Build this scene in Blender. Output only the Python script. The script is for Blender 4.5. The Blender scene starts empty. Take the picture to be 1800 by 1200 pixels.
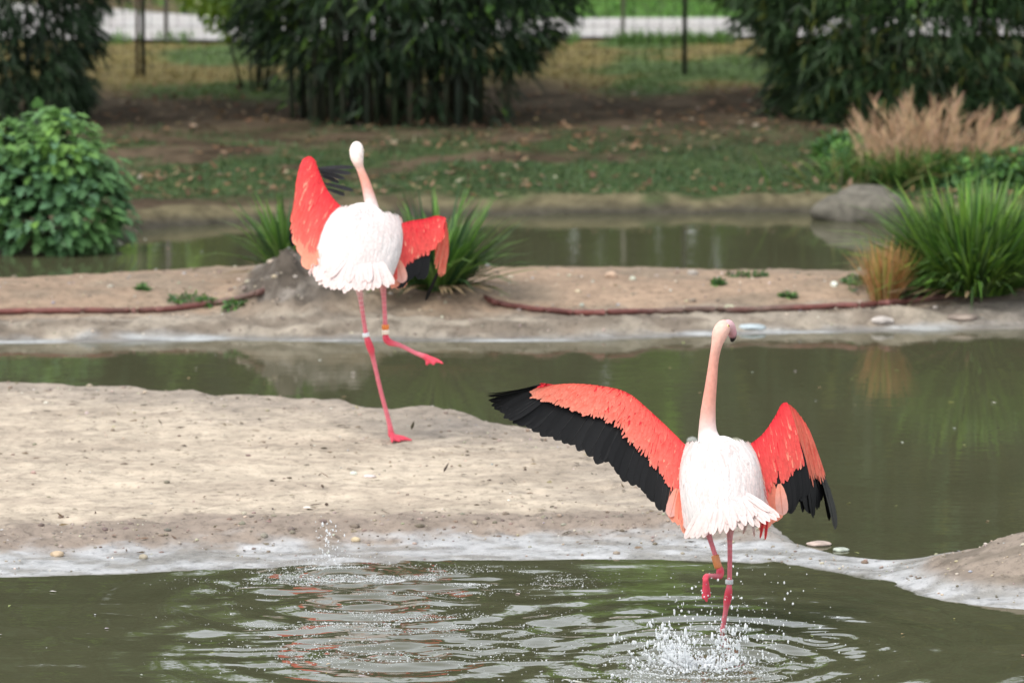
import bpy, bmesh, math, random
import numpy as np
from mathutils import Vector, Matrix

rng = np.random.default_rng(7)
random.seed(7)
S = bpy.context.scene
COL = S.collection

# ------------------------------------------------------------------ camera
CAM_Z = 4.5
F_PX = 10750.0                      # focal length in pixels of an 1800 px wide frame
PITCH = math.atan2(1430.0, F_PX)    # horizon lies well above the frame: long lens looking down
cam_d = bpy.data.cameras.new('camera')
cam = bpy.data.objects.new('camera', cam_d)
COL.objects.link(cam)
cam.location = (0, 0, CAM_Z)
cam.rotation_euler = (math.pi / 2 - PITCH, 0, 0)
cam_d.sensor_width = 36.0
cam_d.lens = 36.0 * F_PX / 1800.0
cam_d.clip_start = 0.5
cam_d.clip_end = 3000
cam_d.dof.use_dof = True
cam_d.dof.focus_distance = 25.2
cam_d.dof.aperture_fstop = 4.0
S.camera = cam

# ------------------------------------------------------------------ sky, sun, exposure
SUN_EL = math.radians(58)
SUN_AZ = math.atan2(-0.55, -0.62)
world = bpy.data.worlds.new('World')
S.world = world
world.use_nodes = True
wn = world.node_tree.nodes
wl = world.node_tree.links
wn.clear()
w_out = wn.new('ShaderNodeOutputWorld')
w_bg = wn.new('ShaderNodeBackground')
w_sky = wn.new('ShaderNodeTexSky')
w_sky.sky_type = 'NISHITA'
w_sky.sun_disc = False
w_sky.sun_elevation = SUN_EL
w_sky.sun_rotation = SUN_AZ
w_sky.air_density = 1.4
w_sky.dust_density = 1.0
w_hs = wn.new('ShaderNodeHueSaturation')
w_hs.inputs['Saturation'].default_value = 0.24
w_hs.inputs['Value'].default_value = 1.0
wl.new(w_sky.outputs['Color'], w_hs.inputs['Color'])
wl.new(w_hs.outputs['Color'], w_bg.inputs['Color'])
w_bg.inputs['Strength'].default_value = 0.15
wl.new(w_bg.outputs['Background'], w_out.inputs['Surface'])

sun_d = bpy.data.lights.new('sun', 'SUN')
sun_d.energy = 1.0
sun_d.angle = math.radians(25)
sun_d.color = (1.0, 0.93, 0.82)
sun = bpy.data.objects.new('sun', sun_d)
COL.objects.link(sun)
sdir = Vector((math.sin(SUN_AZ) * math.cos(SUN_EL), math.cos(SUN_AZ) * math.cos(SUN_EL), math.sin(SUN_EL)))
sun.rotation_euler = (-sdir).to_track_quat('-Z', 'Y').to_euler()
sun.location = sdir * 50

S.view_settings.view_transform = 'Standard'
S.view_settings.look = 'None'
S.view_settings.gamma = 1.0
S.view_settings.use_curve_mapping = False
S.view_settings.exposure = 1.16
S.render.engine = 'CYCLES'
S.cycles.max_bounces = 8
S.cycles.transparent_max_bounces = 8

# ------------------------------------------------------------------ geometry helpers
CT, ST = math.cos(PITCH), math.sin(PITCH)


def ray(px, py):
    u = (px - 900.0) / F_PX
    v = (600.0 - py) / F_PX
    return np.array([u, CT + v * ST, -ST + v * CT])


def G(px, py, z=0.0):
    d = ray(px, py)
    t = (z - CAM_Z) / d[2]
    return np.array([d[0] * t, d[1] * t, z])


def W(px, py, Y):
    d = ray(px, py)
    t = Y / d[1]
    return np.array([d[0] * t, Y, CAM_Z + d[2] * t])


BK_A, BK_B = -0.7, 0.02              # far bank: z = BK_A + BK_B * y


def GB(px, py):
    d = ray(px, py)
    t = (BK_A - CAM_Z) / (d[2] - BK_B * d[1])
    return np.array([d[0] * t, d[1] * t, CAM_Z + d[2] * t])


def nrm(a):
    a = np.asarray(a, float)
    return a / np.maximum(np.linalg.norm(a, axis=-1, keepdims=True), 1e-9)


def ss(a, b, x):
    t = np.clip((x - a) / (b - a), 0, 1)
    return t * t * (3 - 2 * t)


def vnoise(x, y, seed=0):
    xi = np.floor(x).astype(np.int64)
    yi = np.floor(y).astype(np.int64)
    xf, yf = x - xi, y - yi
    u = xf * xf * (3 - 2 * xf)
    v = yf * yf * (3 - 2 * yf)

    def h(a, b):
        n = (a * 374761393 + b * 668265263 + seed * 982451653) & 0x7fffffff
        n = ((n ^ (n >> 13)) * 1274126177) & 0x7fffffff
        n = n ^ (n >> 16)
        return (n & 0xffff) / 65535.0
    return (h(xi, yi) * (1 - u) + h(xi + 1, yi) * u) * (1 - v) + (h(xi, yi + 1) * (1 - u) + h(xi + 1, yi + 1) * u) * v


def fbm(x, y, oct=4, seed=0):
    s, a, t = 0.0, 1.0, 0.0
    for o in range(oct):
        s = s + a * vnoise(x * 2 ** o + 17.3 * o, y * 2 ** o - 9.1 * o, seed + o)
        t += a
        a *= 0.5
    return s / t                       # 0..1


def mix(a, b, t):
    a, b = np.asarray(a, float), np.asarray(b, float)
    t = np.asarray(t, float)
    if t.ndim and a.ndim <= 1:
        t = t[..., None]
    elif t.ndim and a.ndim == 2:
        t = t[..., None]
    return a * (1 - t) + b * t


def poly_dist(P, poly):
    """distance of points P (N,2) to an open polyline"""
    best = np.full(len(P), 1e9)
    for a, b in zip(poly[:-1], poly[1:]):
        ab = b - a
        t = np.clip(((P - a) @ ab) / max(ab @ ab, 1e-12), 0, 1)
        d = np.linalg.norm(P - (a + t[:, None] * ab), axis=1)
        best = np.minimum(best, d)
    return best


def inside(P, poly):
    r = np.zeros(len(P), bool)
    n = len(poly)
    for i in range(n):
        a, b = poly[i], poly[(i + 1) % n]
        c = ((a[1] > P[:, 1]) != (b[1] > P[:, 1]))
        xx = (b[0] - a[0]) * (P[:, 1] - a[1]) / (b[1] - a[1] + 1e-15) + a[0]
        r ^= c & (P[:, 0] < xx)
    return r


def mesh_np(name, V, faces, C=None, smooth=True):
    """faces: list of int arrays (n,3) or (n,4)"""
    me = bpy.data.meshes.new(name)
    V = np.asarray(V, np.float32)
    me.vertices.add(len(V))
    me.vertices.foreach_set('co', V.ravel())
    loops, starts, totals, s = [], [], [], 0
    for f in faces:
        f = np.asarray(f, np.int32)
        if not len(f):
            continue
        k = f.shape[1]
        loops.append(f.ravel())
        starts.append(s + np.arange(len(f), dtype=np.int32) * k)
        totals.append(np.full(len(f), k, np.int32))
        s += f.size
    loops = np.concatenate(loops)
    starts = np.concatenate(starts)
    me.loops.add(len(loops))
    me.loops.foreach_set('vertex_index', loops)
    me.polygons.add(len(starts))
    me.polygons.foreach_set('loop_start', starts)
    if smooth:
        me.polygons.foreach_set('use_smooth', np.ones(len(starts), bool))
    me.update(calc_edges=True)
    me.validate()
    if C is not None:
        at = me.color_attributes.new('Col', 'FLOAT_COLOR', 'POINT')
        c4 = np.ones((len(V), 4), np.float32)
        c4[:, :3] = C
        at.data.foreach_set('color', c4.ravel())
    return me


class MB:
    def __init__(self):
        self.V, self.C, self.T, self.Q, self.n = [], [], [], [], 0

    def add(self, V, faces, C):
        V = np.asarray(V, float)
        C = np.asarray(C, float)
        if C.ndim == 1:
            C = np.tile(C, (len(V), 1))
        self.V.append(V)
        self.C.append(C)
        for f in faces:
            f = np.asarray(f, int)
            if not len(f):
                continue
            (self.T if f.shape[1] == 3 else self.Q).append(f + self.n)
        self.n += len(V)
        return self

    def mesh(self, name, smooth=True):
        fs = []
        if self.T:
            fs.append(np.concatenate(self.T))
        if self.Q:
            fs.append(np.concatenate(self.Q))
        return mesh_np(name, np.concatenate(self.V), fs, np.concatenate(self.C), smooth)

    def build(self, name, mat, parent=None, smooth=True, **kw):
        return link(name, self.mesh(name, smooth), mat, parent, **kw)


def link(name, me, mat, parent=None, kind=None, label=None, cat=None, group=None):
    o = bpy.data.objects.new(name, me)
    COL.objects.link(o)
    if mat is not None and len(me.materials) == 0:
        me.materials.append(mat)
    if parent is not None:
        o.parent = parent
        o.matrix_parent_inverse = WM[parent.name].inverted()
        WM[o.name] = Matrix.Identity(4)
    else:
        WM[o.name] = Matrix.Identity(4)
    tag(o, kind, label, cat, group)
    return o


WM = {}


def tag(o, kind=None, label=None, cat=None, group=None):
    if kind:
        o['kind'] = kind
    if label:
        o['label'] = label
    if cat:
        o['category'] = cat
    if group:
        o['group'] = group


def thing(name, loc, label, cat, group=None):
    o = bpy.data.objects.new(name, None)
    COL.objects.link(o)
    o.empty_display_size = 0.1
    o.location = loc
    WM[o.name] = Matrix.Translation(Vector(loc))
    tag(o, None, label, cat, group)
    return o


def grid_faces(nu, nv):
    i = np.arange(nu - 1)[:, None] * nv + np.arange(nv - 1)[None, :]
    i = i.ravel()
    return np.stack([i, i + nv, i + nv + 1, i + 1], 1)


def tube(path, radii, seg=10, cap=True):
    """closed tube along path (n,3); radii (n,) or (n,2)"""
    path = np.asarray(path, float)
    n = len(path)
    radii = np.asarray(radii, float)
    if radii.ndim == 1:
        radii = np.stack([radii, radii], 1)
    tan = nrm(np.gradient(path, axis=0))
    ref = np.array([1.0, 0.0, 0.0])
    if abs(tan[n // 2] @ ref) > 0.85:
        ref = np.array([0, 0, 1.0])
    V = []
    a = np.linspace(0, 2 * math.pi, seg, endpoint=False)
    for i in range(n):
        t = tan[i]
        s = ref - t * (ref @ t)
        s = s / np.linalg.norm(s)
        b = np.cross(t, s)
        V.append(path[i] + np.outer(np.cos(a), s) * radii[i, 0] + np.outer(np.sin(a), b) * radii[i, 1])
    V = np.concatenate(V)
    Q = []
    for i in range(n - 1):
        for k in range(seg):
            k2 = (k + 1) % seg
            Q.append((i * seg + k, i * seg + k2, (i + 1) * seg + k2, (i + 1) * seg + k))
    T = []
    if cap:
        c0, c1 = len(V), len(V) + 1
        V = np.concatenate([V, path[:1], path[-1:]])
        for k in range(seg):
            k2 = (k + 1) % seg
            T.append((c0, k2, k))
            T.append((c1, (n - 1) * seg + k, (n - 1) * seg + k2))
    return V, [np.array(Q)] + ([np.array(T)] if T else [])


def crom(P, n):
    """Catmull-Rom resample of control rows to n rows (any number of columns)"""
    P = np.asarray(P, float)
    m = len(P)
    t = np.linspace(0, m - 1, n)
    i = np.clip(np.floor(t).astype(int), 0, m - 2)
    f = (t - i)[:, None]
    p0 = P[np.clip(i - 1, 0, m - 1)]
    p1, p2 = P[i], P[i + 1]
    p3 = P[np.clip(i + 2, 0, m - 1)]
    return 0.5 * ((2 * p1) + (-p0 + p2) * f + (2 * p0 - 5 * p1 + 4 * p2 - p3) * f ** 2 + (-p0 + 3 * p1 - 3 * p2 + p3) * f ** 3)


# templates: rows of (t, s, lift) and faces
def strip_template(ts, ws, fold=0.0):
    V, Q = [], []
    for t, w in zip(ts, ws):
        for s in (-1, 0, 1):
            V.append((t, s * w, fold * abs(s) * w))
    for i in range(len(ts) - 1):
        for k in (0, 1):
            a = i * 3 + k
            Q.append((a, a + 1, a + 4, a + 3))
    return np.array(V), [np.array(Q)]


T_LEAF = strip_template([0, .28, .62, 1], [.12, 1, .72, .03], .25)
T_FEATH = strip_template([0, .15, .4, .65, .84, .94, 1.0], [.25, .62, .9, 1, .92, .66, .16], .10)
T_COVERT = strip_template([0, .35, .7, .9, 1.0], [.4, .9, 1, .72, .15], .05)
T_PLUME = strip_template([0, .35, .75, 1.0], [.5, 1, .8, .05], .0)
T_BLADE = strip_template([0, .25, .5, .75, 1], [.7, 1, .9, .6, .05], .35)
T_TRI = (np.array([(0, -1, 0), (0, 1, 0), (.55, .6, 0), (.55, -.6, 0), (1, 0, 0)]), [np.array([(0, 1, 2, 3)]), np.array([(3, 2, 4)])])
_lob = [(0, 0), (.06, .35), (-.05, .8), (.28, .5), (.42, 1.0), (.52, .42), (.78, .55), (.74, .22), (1, 0)]
_lv = [(t, s, .25 * abs(s)) for t, s in _lob] + [(t, -s, .25 * abs(s)) for t, s in _lob[1:-1]] + [(.35, 0, 0)]
_cc = len(_lv) - 1
_right = [0, 1, 2, 3, 4, 5, 6, 7, 8]
_left = [0] + list(range(9, 16)) + [8]
T_LOBED = (np.array(_lv, float), [np.array([(_cc, _right[i], _right[i + 1]) for i in range(8)] + [(_cc, _left[i + 1], _left[i]) for i in range(8)])])


def scatter(mb, tmpl, base, dirn, nor, L, Wd, c0, c1, droop=0.0, edge=None, bend=0.0):
    """copies of a leaf / feather template; c0 colour at base, c1 at tip, edge colour at the sides"""
    tv, tf = tmpl
    base = np.asarray(base, float)
    N = len(base)
    d = nrm(dirn)
    nr = np.asarray(nor, float)
    nr = nrm(nr - d * (nr * d).sum(1, keepdims=True))
    sd = np.cross(d, nr)
    L = np.broadcast_to(np.asarray(L, float), (N,))
    Wd = np.broadcast_to(np.asarray(Wd, float), (N,))
    dr = np.broadcast_to(np.asarray(droop, float), (N,))
    t, s, l = tv[:, 0], tv[:, 1], tv[:, 2]
    V = base[:, None] + d[:, None] * (L[:, None] * t)[..., None] + sd[:, None] * (Wd[:, None] * s)[..., None] + nr[:, None] * (Wd[:, None] * l)[..., None]
    V[..., 2] -= (dr * L)[:, None] * t ** 2
    V -= nr[:, None] * (np.broadcast_to(np.asarray(bend, float), (N,))[:, None] * t ** 2)[..., None]
    c0 = np.broadcast_to(np.asarray(c0, float), (N, 3))
    c1 = np.broadcast_to(np.asarray(c1, float), (N, 3))
    C = c0[:, None] * (1 - t)[None, :, None] + c1[:, None] * t[None, :, None]
    if edge is not None:
        e = np.broadcast_to(np.asarray(edge, float), (N, 3))
        k = (np.abs(s) * 0.6)[None, :, None]
        C = C * (1 - k) + e[:, None] * k
    K = len(tv)
    off = (np.arange(N) * K)[:, None, None]
    mb.add(V.reshape(-1, 3), [(f[None] + off).reshape(-1, f.shape[1]) for f in tf], C.reshape(-1, 3))


def rvar(c, n, amt=.15, hue=.06):
    c = np.asarray(c, float)
    k = 1 + amt * rng.normal(size=(n, 1))
    return np.clip(c * np.clip(k, .4, 1.8) * (1 + hue * rng.normal(size=(n, 3))), 0.003, .95)


def rdir(n):
    return nrm(rng.normal(size=(n, 3)))


# ------------------------------------------------------------------ materials
def new_mat(name):
    m = bpy.data.materials.new(name)
    m.use_nodes = True
    nt = m.node_tree
    b = nt.nodes['Principled BSDF']
    return m, nt, b


def vmat(name, rough=.7, spec=.3, scale=30, amt=.25, trans=0.0, bump=0.0, bscale=80, sheen=0.0, stretch=None):
    m, nt, b = new_mat(name)
    N, Lk = nt.nodes, nt.links
    at = N.new('ShaderNodeAttribute')
    at.attribute_name = 'Col'
    tc = N.new('ShaderNodeTexCoord')
    src = tc.outputs['Object']
    if stretch:
        mp = N.new('ShaderNodeMapping')
        mp.inputs['Scale'].default_value = stretch
        Lk.new(src, mp.inputs['Vector'])
        src = mp.outputs['Vector']
    no = N.new('ShaderNodeTexNoise')
    no.inputs['Scale'].default_value = scale
    no.inputs['Detail'].default_value = 6
    Lk.new(src, no.inputs['Vector'])
    mr = N.new('ShaderNodeMapRange')
    mr.inputs['From Min'].default_value = .25
    mr.inputs['From Max'].default_value = .75
    mr.inputs['To Min'].default_value = 1 - amt
    mr.inputs['To Max'].default_value = 1 + amt
    Lk.new(no.outputs['Fac'], mr.inputs['Value'])
    mx = N.new('ShaderNodeVectorMath')
    mx.operation = 'SCALE'
    Lk.new(at.outputs['Color'], mx.inputs[0])
    Lk.new(mr.outputs['Result'], mx.inputs['Scale'])
    Lk.new(mx.outputs['Vector'], b.inputs['Base Color'])
    b.inputs['Roughness'].default_value = rough
    b.inputs['Specular IOR Level'].default_value = spec
    if sheen:
        b.inputs['Sheen Weight'].default_value = sheen
    if bump:
        n2 = N.new('ShaderNodeTexNoise')
        n2.inputs['Scale'].default_value = bscale
        n2.inputs['Detail'].default_value = 8
        n2.inputs['Roughness'].default_value = .65
        Lk.new(src, n2.inputs['Vector'])
        bp = N.new('ShaderNodeBump')
        bp.inputs['Distance'].default_value = bump
        bp.inputs['Strength'].default_value = 1
        Lk.new(n2.outputs['Fac'], bp.inputs['Height'])
        Lk.new(bp.outputs['Normal'], b.inputs['Normal'])
    if trans:
        tr = N.new('ShaderNodeBsdfTranslucent')
        Lk.new(mx.outputs['Vector'], tr.inputs['Color'])
        ms = N.new('ShaderNodeMixShader')
        ms.inputs['Fac'].default_value = trans
        Lk.new(b.outputs['BSDF'], ms.inputs[1])
        Lk.new(tr.outputs['BSDF'], ms.inputs[2])
        Lk.new(ms.outputs['Shader'], N['Material Output'].inputs['Surface'])
    return m


M_LEAF = vmat('leaf', .5, .35, 14, .18, trans=.3)
M_BLADE = vmat('blade', .55, .35, 20, .2, trans=.25)
M_DRY = vmat('dry_plant', .8, .15, 30, .2, trans=.2)
M_WOOD = vmat('culm', .6, .3, 12, .35, bump=.004, bscale=30, stretch=(1, 1, .2))
M_FEATHER = vmat('feather', .8, .1, 70, .10, trans=.30)
M_FLIGHT = vmat('flight_feather', .55, .16, 60, .15)
M_BODY = vmat('bird_skin', .6, .25, 60, .12, bump=.001, bscale=160)
M_BAND = vmat('band_plastic', .4, .4, 50, .1)
M_STONE = vmat('stone', .8, .25, 18, .35, bump=.006, bscale=45)
M_METAL = vmat('painted_metal', .5, .4, 30, .2)
M_RUBBER = vmat('hose_rubber', .55, .35, 25, .3)
M_GROUND = vmat('bank_soil', .95, .1, 9, .45, bump=.03, bscale=14)
M_PATH = vmat('path_gravel', .9, .15, 14, .10, bump=.004, bscale=60)


def sand_mat():
    """dry to wet sand: Col carries the sand's own colour, Wet how soaked it is"""
    m = vmat('sand', .9, .2, 11, .22, bump=.006, bscale=55)
    nt = m.node_tree
    N, Lk = nt.nodes, nt.links
    b = N['Principled BSDF']
    # fine grit and small dark specks
    mx = b.inputs['Base Color'].links[0].from_socket
    tc = N.new('ShaderNodeTexCoord')
    mp = N.new('ShaderNodeMapping')
    mp.inputs['Scale'].default_value = (1, .8, 1)
    Lk.new(tc.outputs['Object'], mp.inputs['Vector'])
    n1 = N.new('ShaderNodeTexNoise')
    n1.inputs['Scale'].default_value = 24
    n1.inputs['Detail'].default_value = 9
    n1.inputs['Roughness'].default_value = .75
    Lk.new(mp.outputs['Vector'], n1.inputs['Vector'])
    r1 = N.new('ShaderNodeMapRange')
    r1.inputs['From Min'].default_value = .34
    r1.inputs['From Max'].default_value = .50
    r1.inputs['To Min'].default_value = .55
    r1.inputs['To Max'].default_value = 1
    Lk.new(n1.outputs['Fac'], r1.inputs['Value'])
    n2 = N.new('ShaderNodeTexNoise')
    n2.inputs['Scale'].default_value = 2.2
    n2.inputs['Detail'].default_value = 5
    Lk.new(tc.outputs['Object'], n2.inputs['Vector'])
    r2 = N.new('ShaderNodeMapRange')
    r2.inputs['From Min'].default_value = .3
    r2.inputs['From Max'].default_value = .7
    r2.inputs['To Min'].default_value = .85
    r2.inputs['To Max'].default_value = 1.1
    Lk.new(n2.outputs['Fac'], r2.inputs['Value'])
    mu = N.new('ShaderNodeMath')
    mu.operation = 'MULTIPLY'
    Lk.new(r1.outputs['Result'], mu.inputs[0])
    Lk.new(r2.outputs['Result'], mu.inputs[1])
    sc = N.new('ShaderNodeVectorMath')
    sc.operation = 'SCALE'
    Lk.new(mx, sc.inputs[0])
    Lk.new(mu.outputs['Value'], sc.inputs['Scale'])
    Lk.new(sc.outputs['Vector'], b.inputs['Base Color'])
    wa = N.new('ShaderNodeAttribute')
    wa.attribute_name = 'Wet'
    rr = N.new('ShaderNodeMapRange')
    rr.inputs['To Min'].default_value = .92
    rr.inputs['To Max'].default_value = .22
    Lk.new(wa.outputs['Fac'], rr.inputs['Value'])
    Lk.new(rr.outputs['Result'], b.inputs['Roughness'])
    return m


M_SAND = sand_mat()


def water_mat():
    m, nt, b = new_mat('pond_water')
    N, Lk = nt.nodes, nt.links
    b.inputs['Roughness'].default_value = .03
    b.inputs['IOR'].default_value = 1.333
    tc = N.new('ShaderNodeTexCoord')
    n0 = N.new('ShaderNodeTexNoise')
    n0.inputs['Scale'].default_value = .9
    n0.inputs['Detail'].default_value = 4
    Lk.new(tc.outputs['Object'], n0.inputs['Vector'])
    cr = N.new('ShaderNodeMix')
    cr.data_type = 'RGBA'
    cr.inputs[6].default_value = (.056, .057, .031, 1)
    cr.inputs[7].default_value = (.080, .078, .044, 1)
    Lk.new(n0.outputs['Fac'], cr.inputs['Factor'])
    Lk.new(cr.outputs[2], b.inputs['Base Color'])
    mp = N.new('ShaderNodeMapping')
    mp.inputs['Scale'].default_value = (1.6, 3.2, 1)
    Lk.new(tc.outputs['Object'], mp.inputs['Vector'])
    n1 = N.new('ShaderNodeTexNoise')
    n1.inputs['Scale'].default_value = 3.2
    n1.inputs['Detail'].default_value = 3
    n1.inputs['Roughness'].default_value = .5
    Lk.new(mp.outputs['Vector'], n1.inputs['Vector'])
    bp = N.new('ShaderNodeBump')
    bp.inputs['Strength'].default_value = 1
    bp.inputs['Distance'].default_value = .0009
    Lk.new(n1.outputs['Fac'], bp.inputs['Height'])
    Lk.new(bp.outputs['Normal'], b.inputs['Normal'])
    return m


M_WATER = water_mat()


def drop_mat():
    m, nt, b = new_mat('water_drops')
    b.inputs['Base Color'].default_value = (.93, .95, .97, 1)
    b.inputs['Roughness'].default_value = .05
    b.inputs['IOR'].default_value = 1.333
    b.inputs['Transmission Weight'].default_value = .55
    return m


M_DROP = drop_mat()

# ================================================================== SETTING
# ------------------------------------------------------------------ ground with pond basin and far bank
BANK_SHORE = [(-1500, 452), (-600, 450), (-100, 448), (100, 445), (205, 441), (228, 432), (232, 408), (300, 397), (500, 390), (700, 382),
              (900, 377), (1200, 375), (1450, 376), (1550, 384), (1700, 390), (1900, 392), (2400, 392), (3600, 392)]
shore = np.array([G(a, b)[:2] for a, b in BANK_SHORE])


def bank_height(x, y):
    P = np.stack([x, y], 1)
    d = poly_dist(P, shore)
    poly = np.concatenate([shore, [[60, shore[-1][1]], [60, 600], [-60, 600], [-60, shore[0][1]]]])
    ins = inside(P, poly)
    sd = np.where(ins, d, -d) + .34 * (fbm(x * .9, y * .9, 4, 41) - .5) * (np.abs(x) < 8)
    base = BK_A + BK_B * np.minimum(y, 75)
    base = np.maximum(base, .1)
    lump = (fbm(x * 1.1, y * 1.1, 4, 3) - .5) * .10 * ss(0.3, 1.5, sd) * (1 - ss(48.5, 49.3, y) * (1 - ss(53, 54, y)))
    lump = lump + (fbm(x * 3.2, y * 3.2, 4, 43) - .5) * .09 * ss(.02, .2, sd) * (1 - ss(.5, 1.0, sd))
    z = np.where(sd > 0, base * ss(-.02, .22, sd) + lump, np.maximum(-.5, sd * .9))
    # dry rim all round the pond, outside the picture
    rimz = ss(11, 15, np.abs(x)) * .8
    z = np.where(sd < 0, np.maximum(z, z + rimz), z)
    z = np.where(y < 12, np.maximum(z, .3 * ss(12, 8, y) + z * (1 - ss(12, 8, y))), z)
    return z, sd


def grass_mask(x, y):
    n1 = fbm(x * .9, y * .9, 5, 11)
    n2 = fbm(x * 2.6, y * 2.2, 4, 24)
    n3 = fbm(x * .35, y * .35, 3, 31)
    g = ss(39.9, 40.4, y + (n1 - .5)) * (1 - ss(42.0, 45.0, y + (n1 - .5) * 4.0 + (n2 - .5) * 2))
    g = g * ss(.36, .50, .55 * n1 + .45 * n2 + .10 * (1 - ss(40, 43, y)))
    return g * ss(-3.7, -2.2, x + (n3 - .5) * 2 + (n2 - .5) * 1.5)


def make_ground():
    xs = np.concatenate([[-900, -300, -120, -60, -40, -28], np.linspace(-20, -6, 15), np.linspace(-5.5, 5.5, 140), np.linspace(6, 20, 15), [28, 40, 60, 120, 300, 900]])
    ys = np.concatenate([[-300, -100, -30, -8, 0, 4], np.linspace(8, 37, 30), np.linspace(37.2, 54, 280), np.linspace(54.5, 75, 40), [80, 90, 110, 150, 250, 500, 1000]])
    X, Y = np.meshgrid(xs, ys, indexing='ij')
    x, y = X.ravel(), Y.ravel()
    z, sd = bank_height(x, y)
    # image row of the bank plane gives the planting zones, which lie parallel to the shore
    n1 = fbm(x * .9, y * .9, 5, 11)
    n2 = fbm(x * 3.1, y * 3.1, 4, 23)
    n3 = fbm(x * .35, y * .35, 3, 31)
    litter = np.array([.058, .042, .027])
    litter2 = np.array([.10, .074, .048])
    grass = np.array([.046, .070, .026])
    dry = np.array([.165, .135, .055])
    lawn = np.array([.085, .19, .035])
    rim = np.array([.14, .12, .07])
    C = mix(litter, litter2, ss(.4, .6, n2))
    g = grass_mask(x, y)
    C = mix(C, grass, g)
    dg = ss(46.0, 47.6, y + (n1 - .5) * 2.4)
    C = mix(C, mix(dry, grass * 1.6, ss(.5, .65, n1)), dg)
    C = mix(C, lawn, ss(51.4, 51.9, y + (n2 - .5) * .4))
    lf = ss(51.6, 52.4, y) * (1 - ss(-3.2, -2.2, x + (n1 - .5)))
    C = mix(C, np.array([.11, .075, .05]), lf * .9)
    C = mix(C, rim, (1 - ss(.14, .38, sd + (n2 - .5) * .5)) * (sd > 0) * ss(.25, .55, n2 + .1))
    C = mix(C, np.array([.055, .05, .038]), (1 - ss(.05, .13, sd + (n2 - .5) * .08)) * (sd > 0))
    C = mix(C, np.array([.05, .048, .03]), (sd < .0) * 1.0)
    faces = grid_faces(len(xs), len(ys))
    faces = faces[:, ::1]
    me = mesh_np('ground', np.stack([x, y, z], 1), [faces], C)
    link('ground', me, M_GROUND, kind='structure')


make_ground()

# ------------------------------------------------------------------ path beyond the fence
def make_path():
    low = [(-900, 70), (0, 74), (200, 75), (400, 77), (700, 74), (1000, 71), (1300, 70), (1800, 68), (2700, 66)]
    up = [(-900, -5), (0, 12), (200, 22), (400, 36), (700, 39), (1000, 38), (1300, 37), (1800, 36), (2700, 36)]
    a = crom([GB(*p) for p in low], 90)
    b = crom([GB(*p) for p in up], 90)
    a[:, 1] += (fbm(np.arange(90) * .6, np.zeros(90), 3, 4) - .5) * .12
    V = []
    for i in range(90):
        for k in np.linspace(0, 1, 7):
            p = a[i] * (1 - k) + b[i] * k
            V.append(p + np.array([0, 0, .03 + .02 * math.sin(k * math.pi)]))
    V = np.array(V)
    c = rvar((.40, .385, .37), len(V), .03, .01)
    link('path', mesh_np('path', V, [grid_faces(90, 7)], c), M_PATH, kind='structure')


make_path()

# ------------------------------------------------------------------ sandbank with wet spit and right mound
NEAR_SHORE = [(-900, 1035), (-300, 1022), (0, 1014), (200, 1008), (420, 999), (650, 991), (900, 989), (1100, 985), (1250, 986), (1400, 993),
              (1520, 1012), (1600, 1036), (1650, 1056), (1720, 1066), (1800, 1072), (1900, 1080), (2200, 1088), (2800, 1090)]
FAR_SHORE = [(-900, 680), (-300, 680), (0, 686), (100, 687), (160, 691), (200, 690), (300, 699), (360, 700), (400, 706), (480, 708), (530, 715), (560, 711), (620, 715), (690, 730),
             (740, 727), (800, 729), (850, 742), (900, 758), (1000, 772), (1100, 785), (1200, 797), (1290, 820), (1335, 870), (1362, 925), (1400, 958),
             (1480, 978), (1560, 986), (1620, 984), (1700, 975), (1850, 968), (2200, 960), (2800, 950)]
near = np.array([G(a, b)[:2] for a, b in NEAR_SHORE])
far = np.array([G(a, b)[:2] for a, b in FAR_SHORE])


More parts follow.
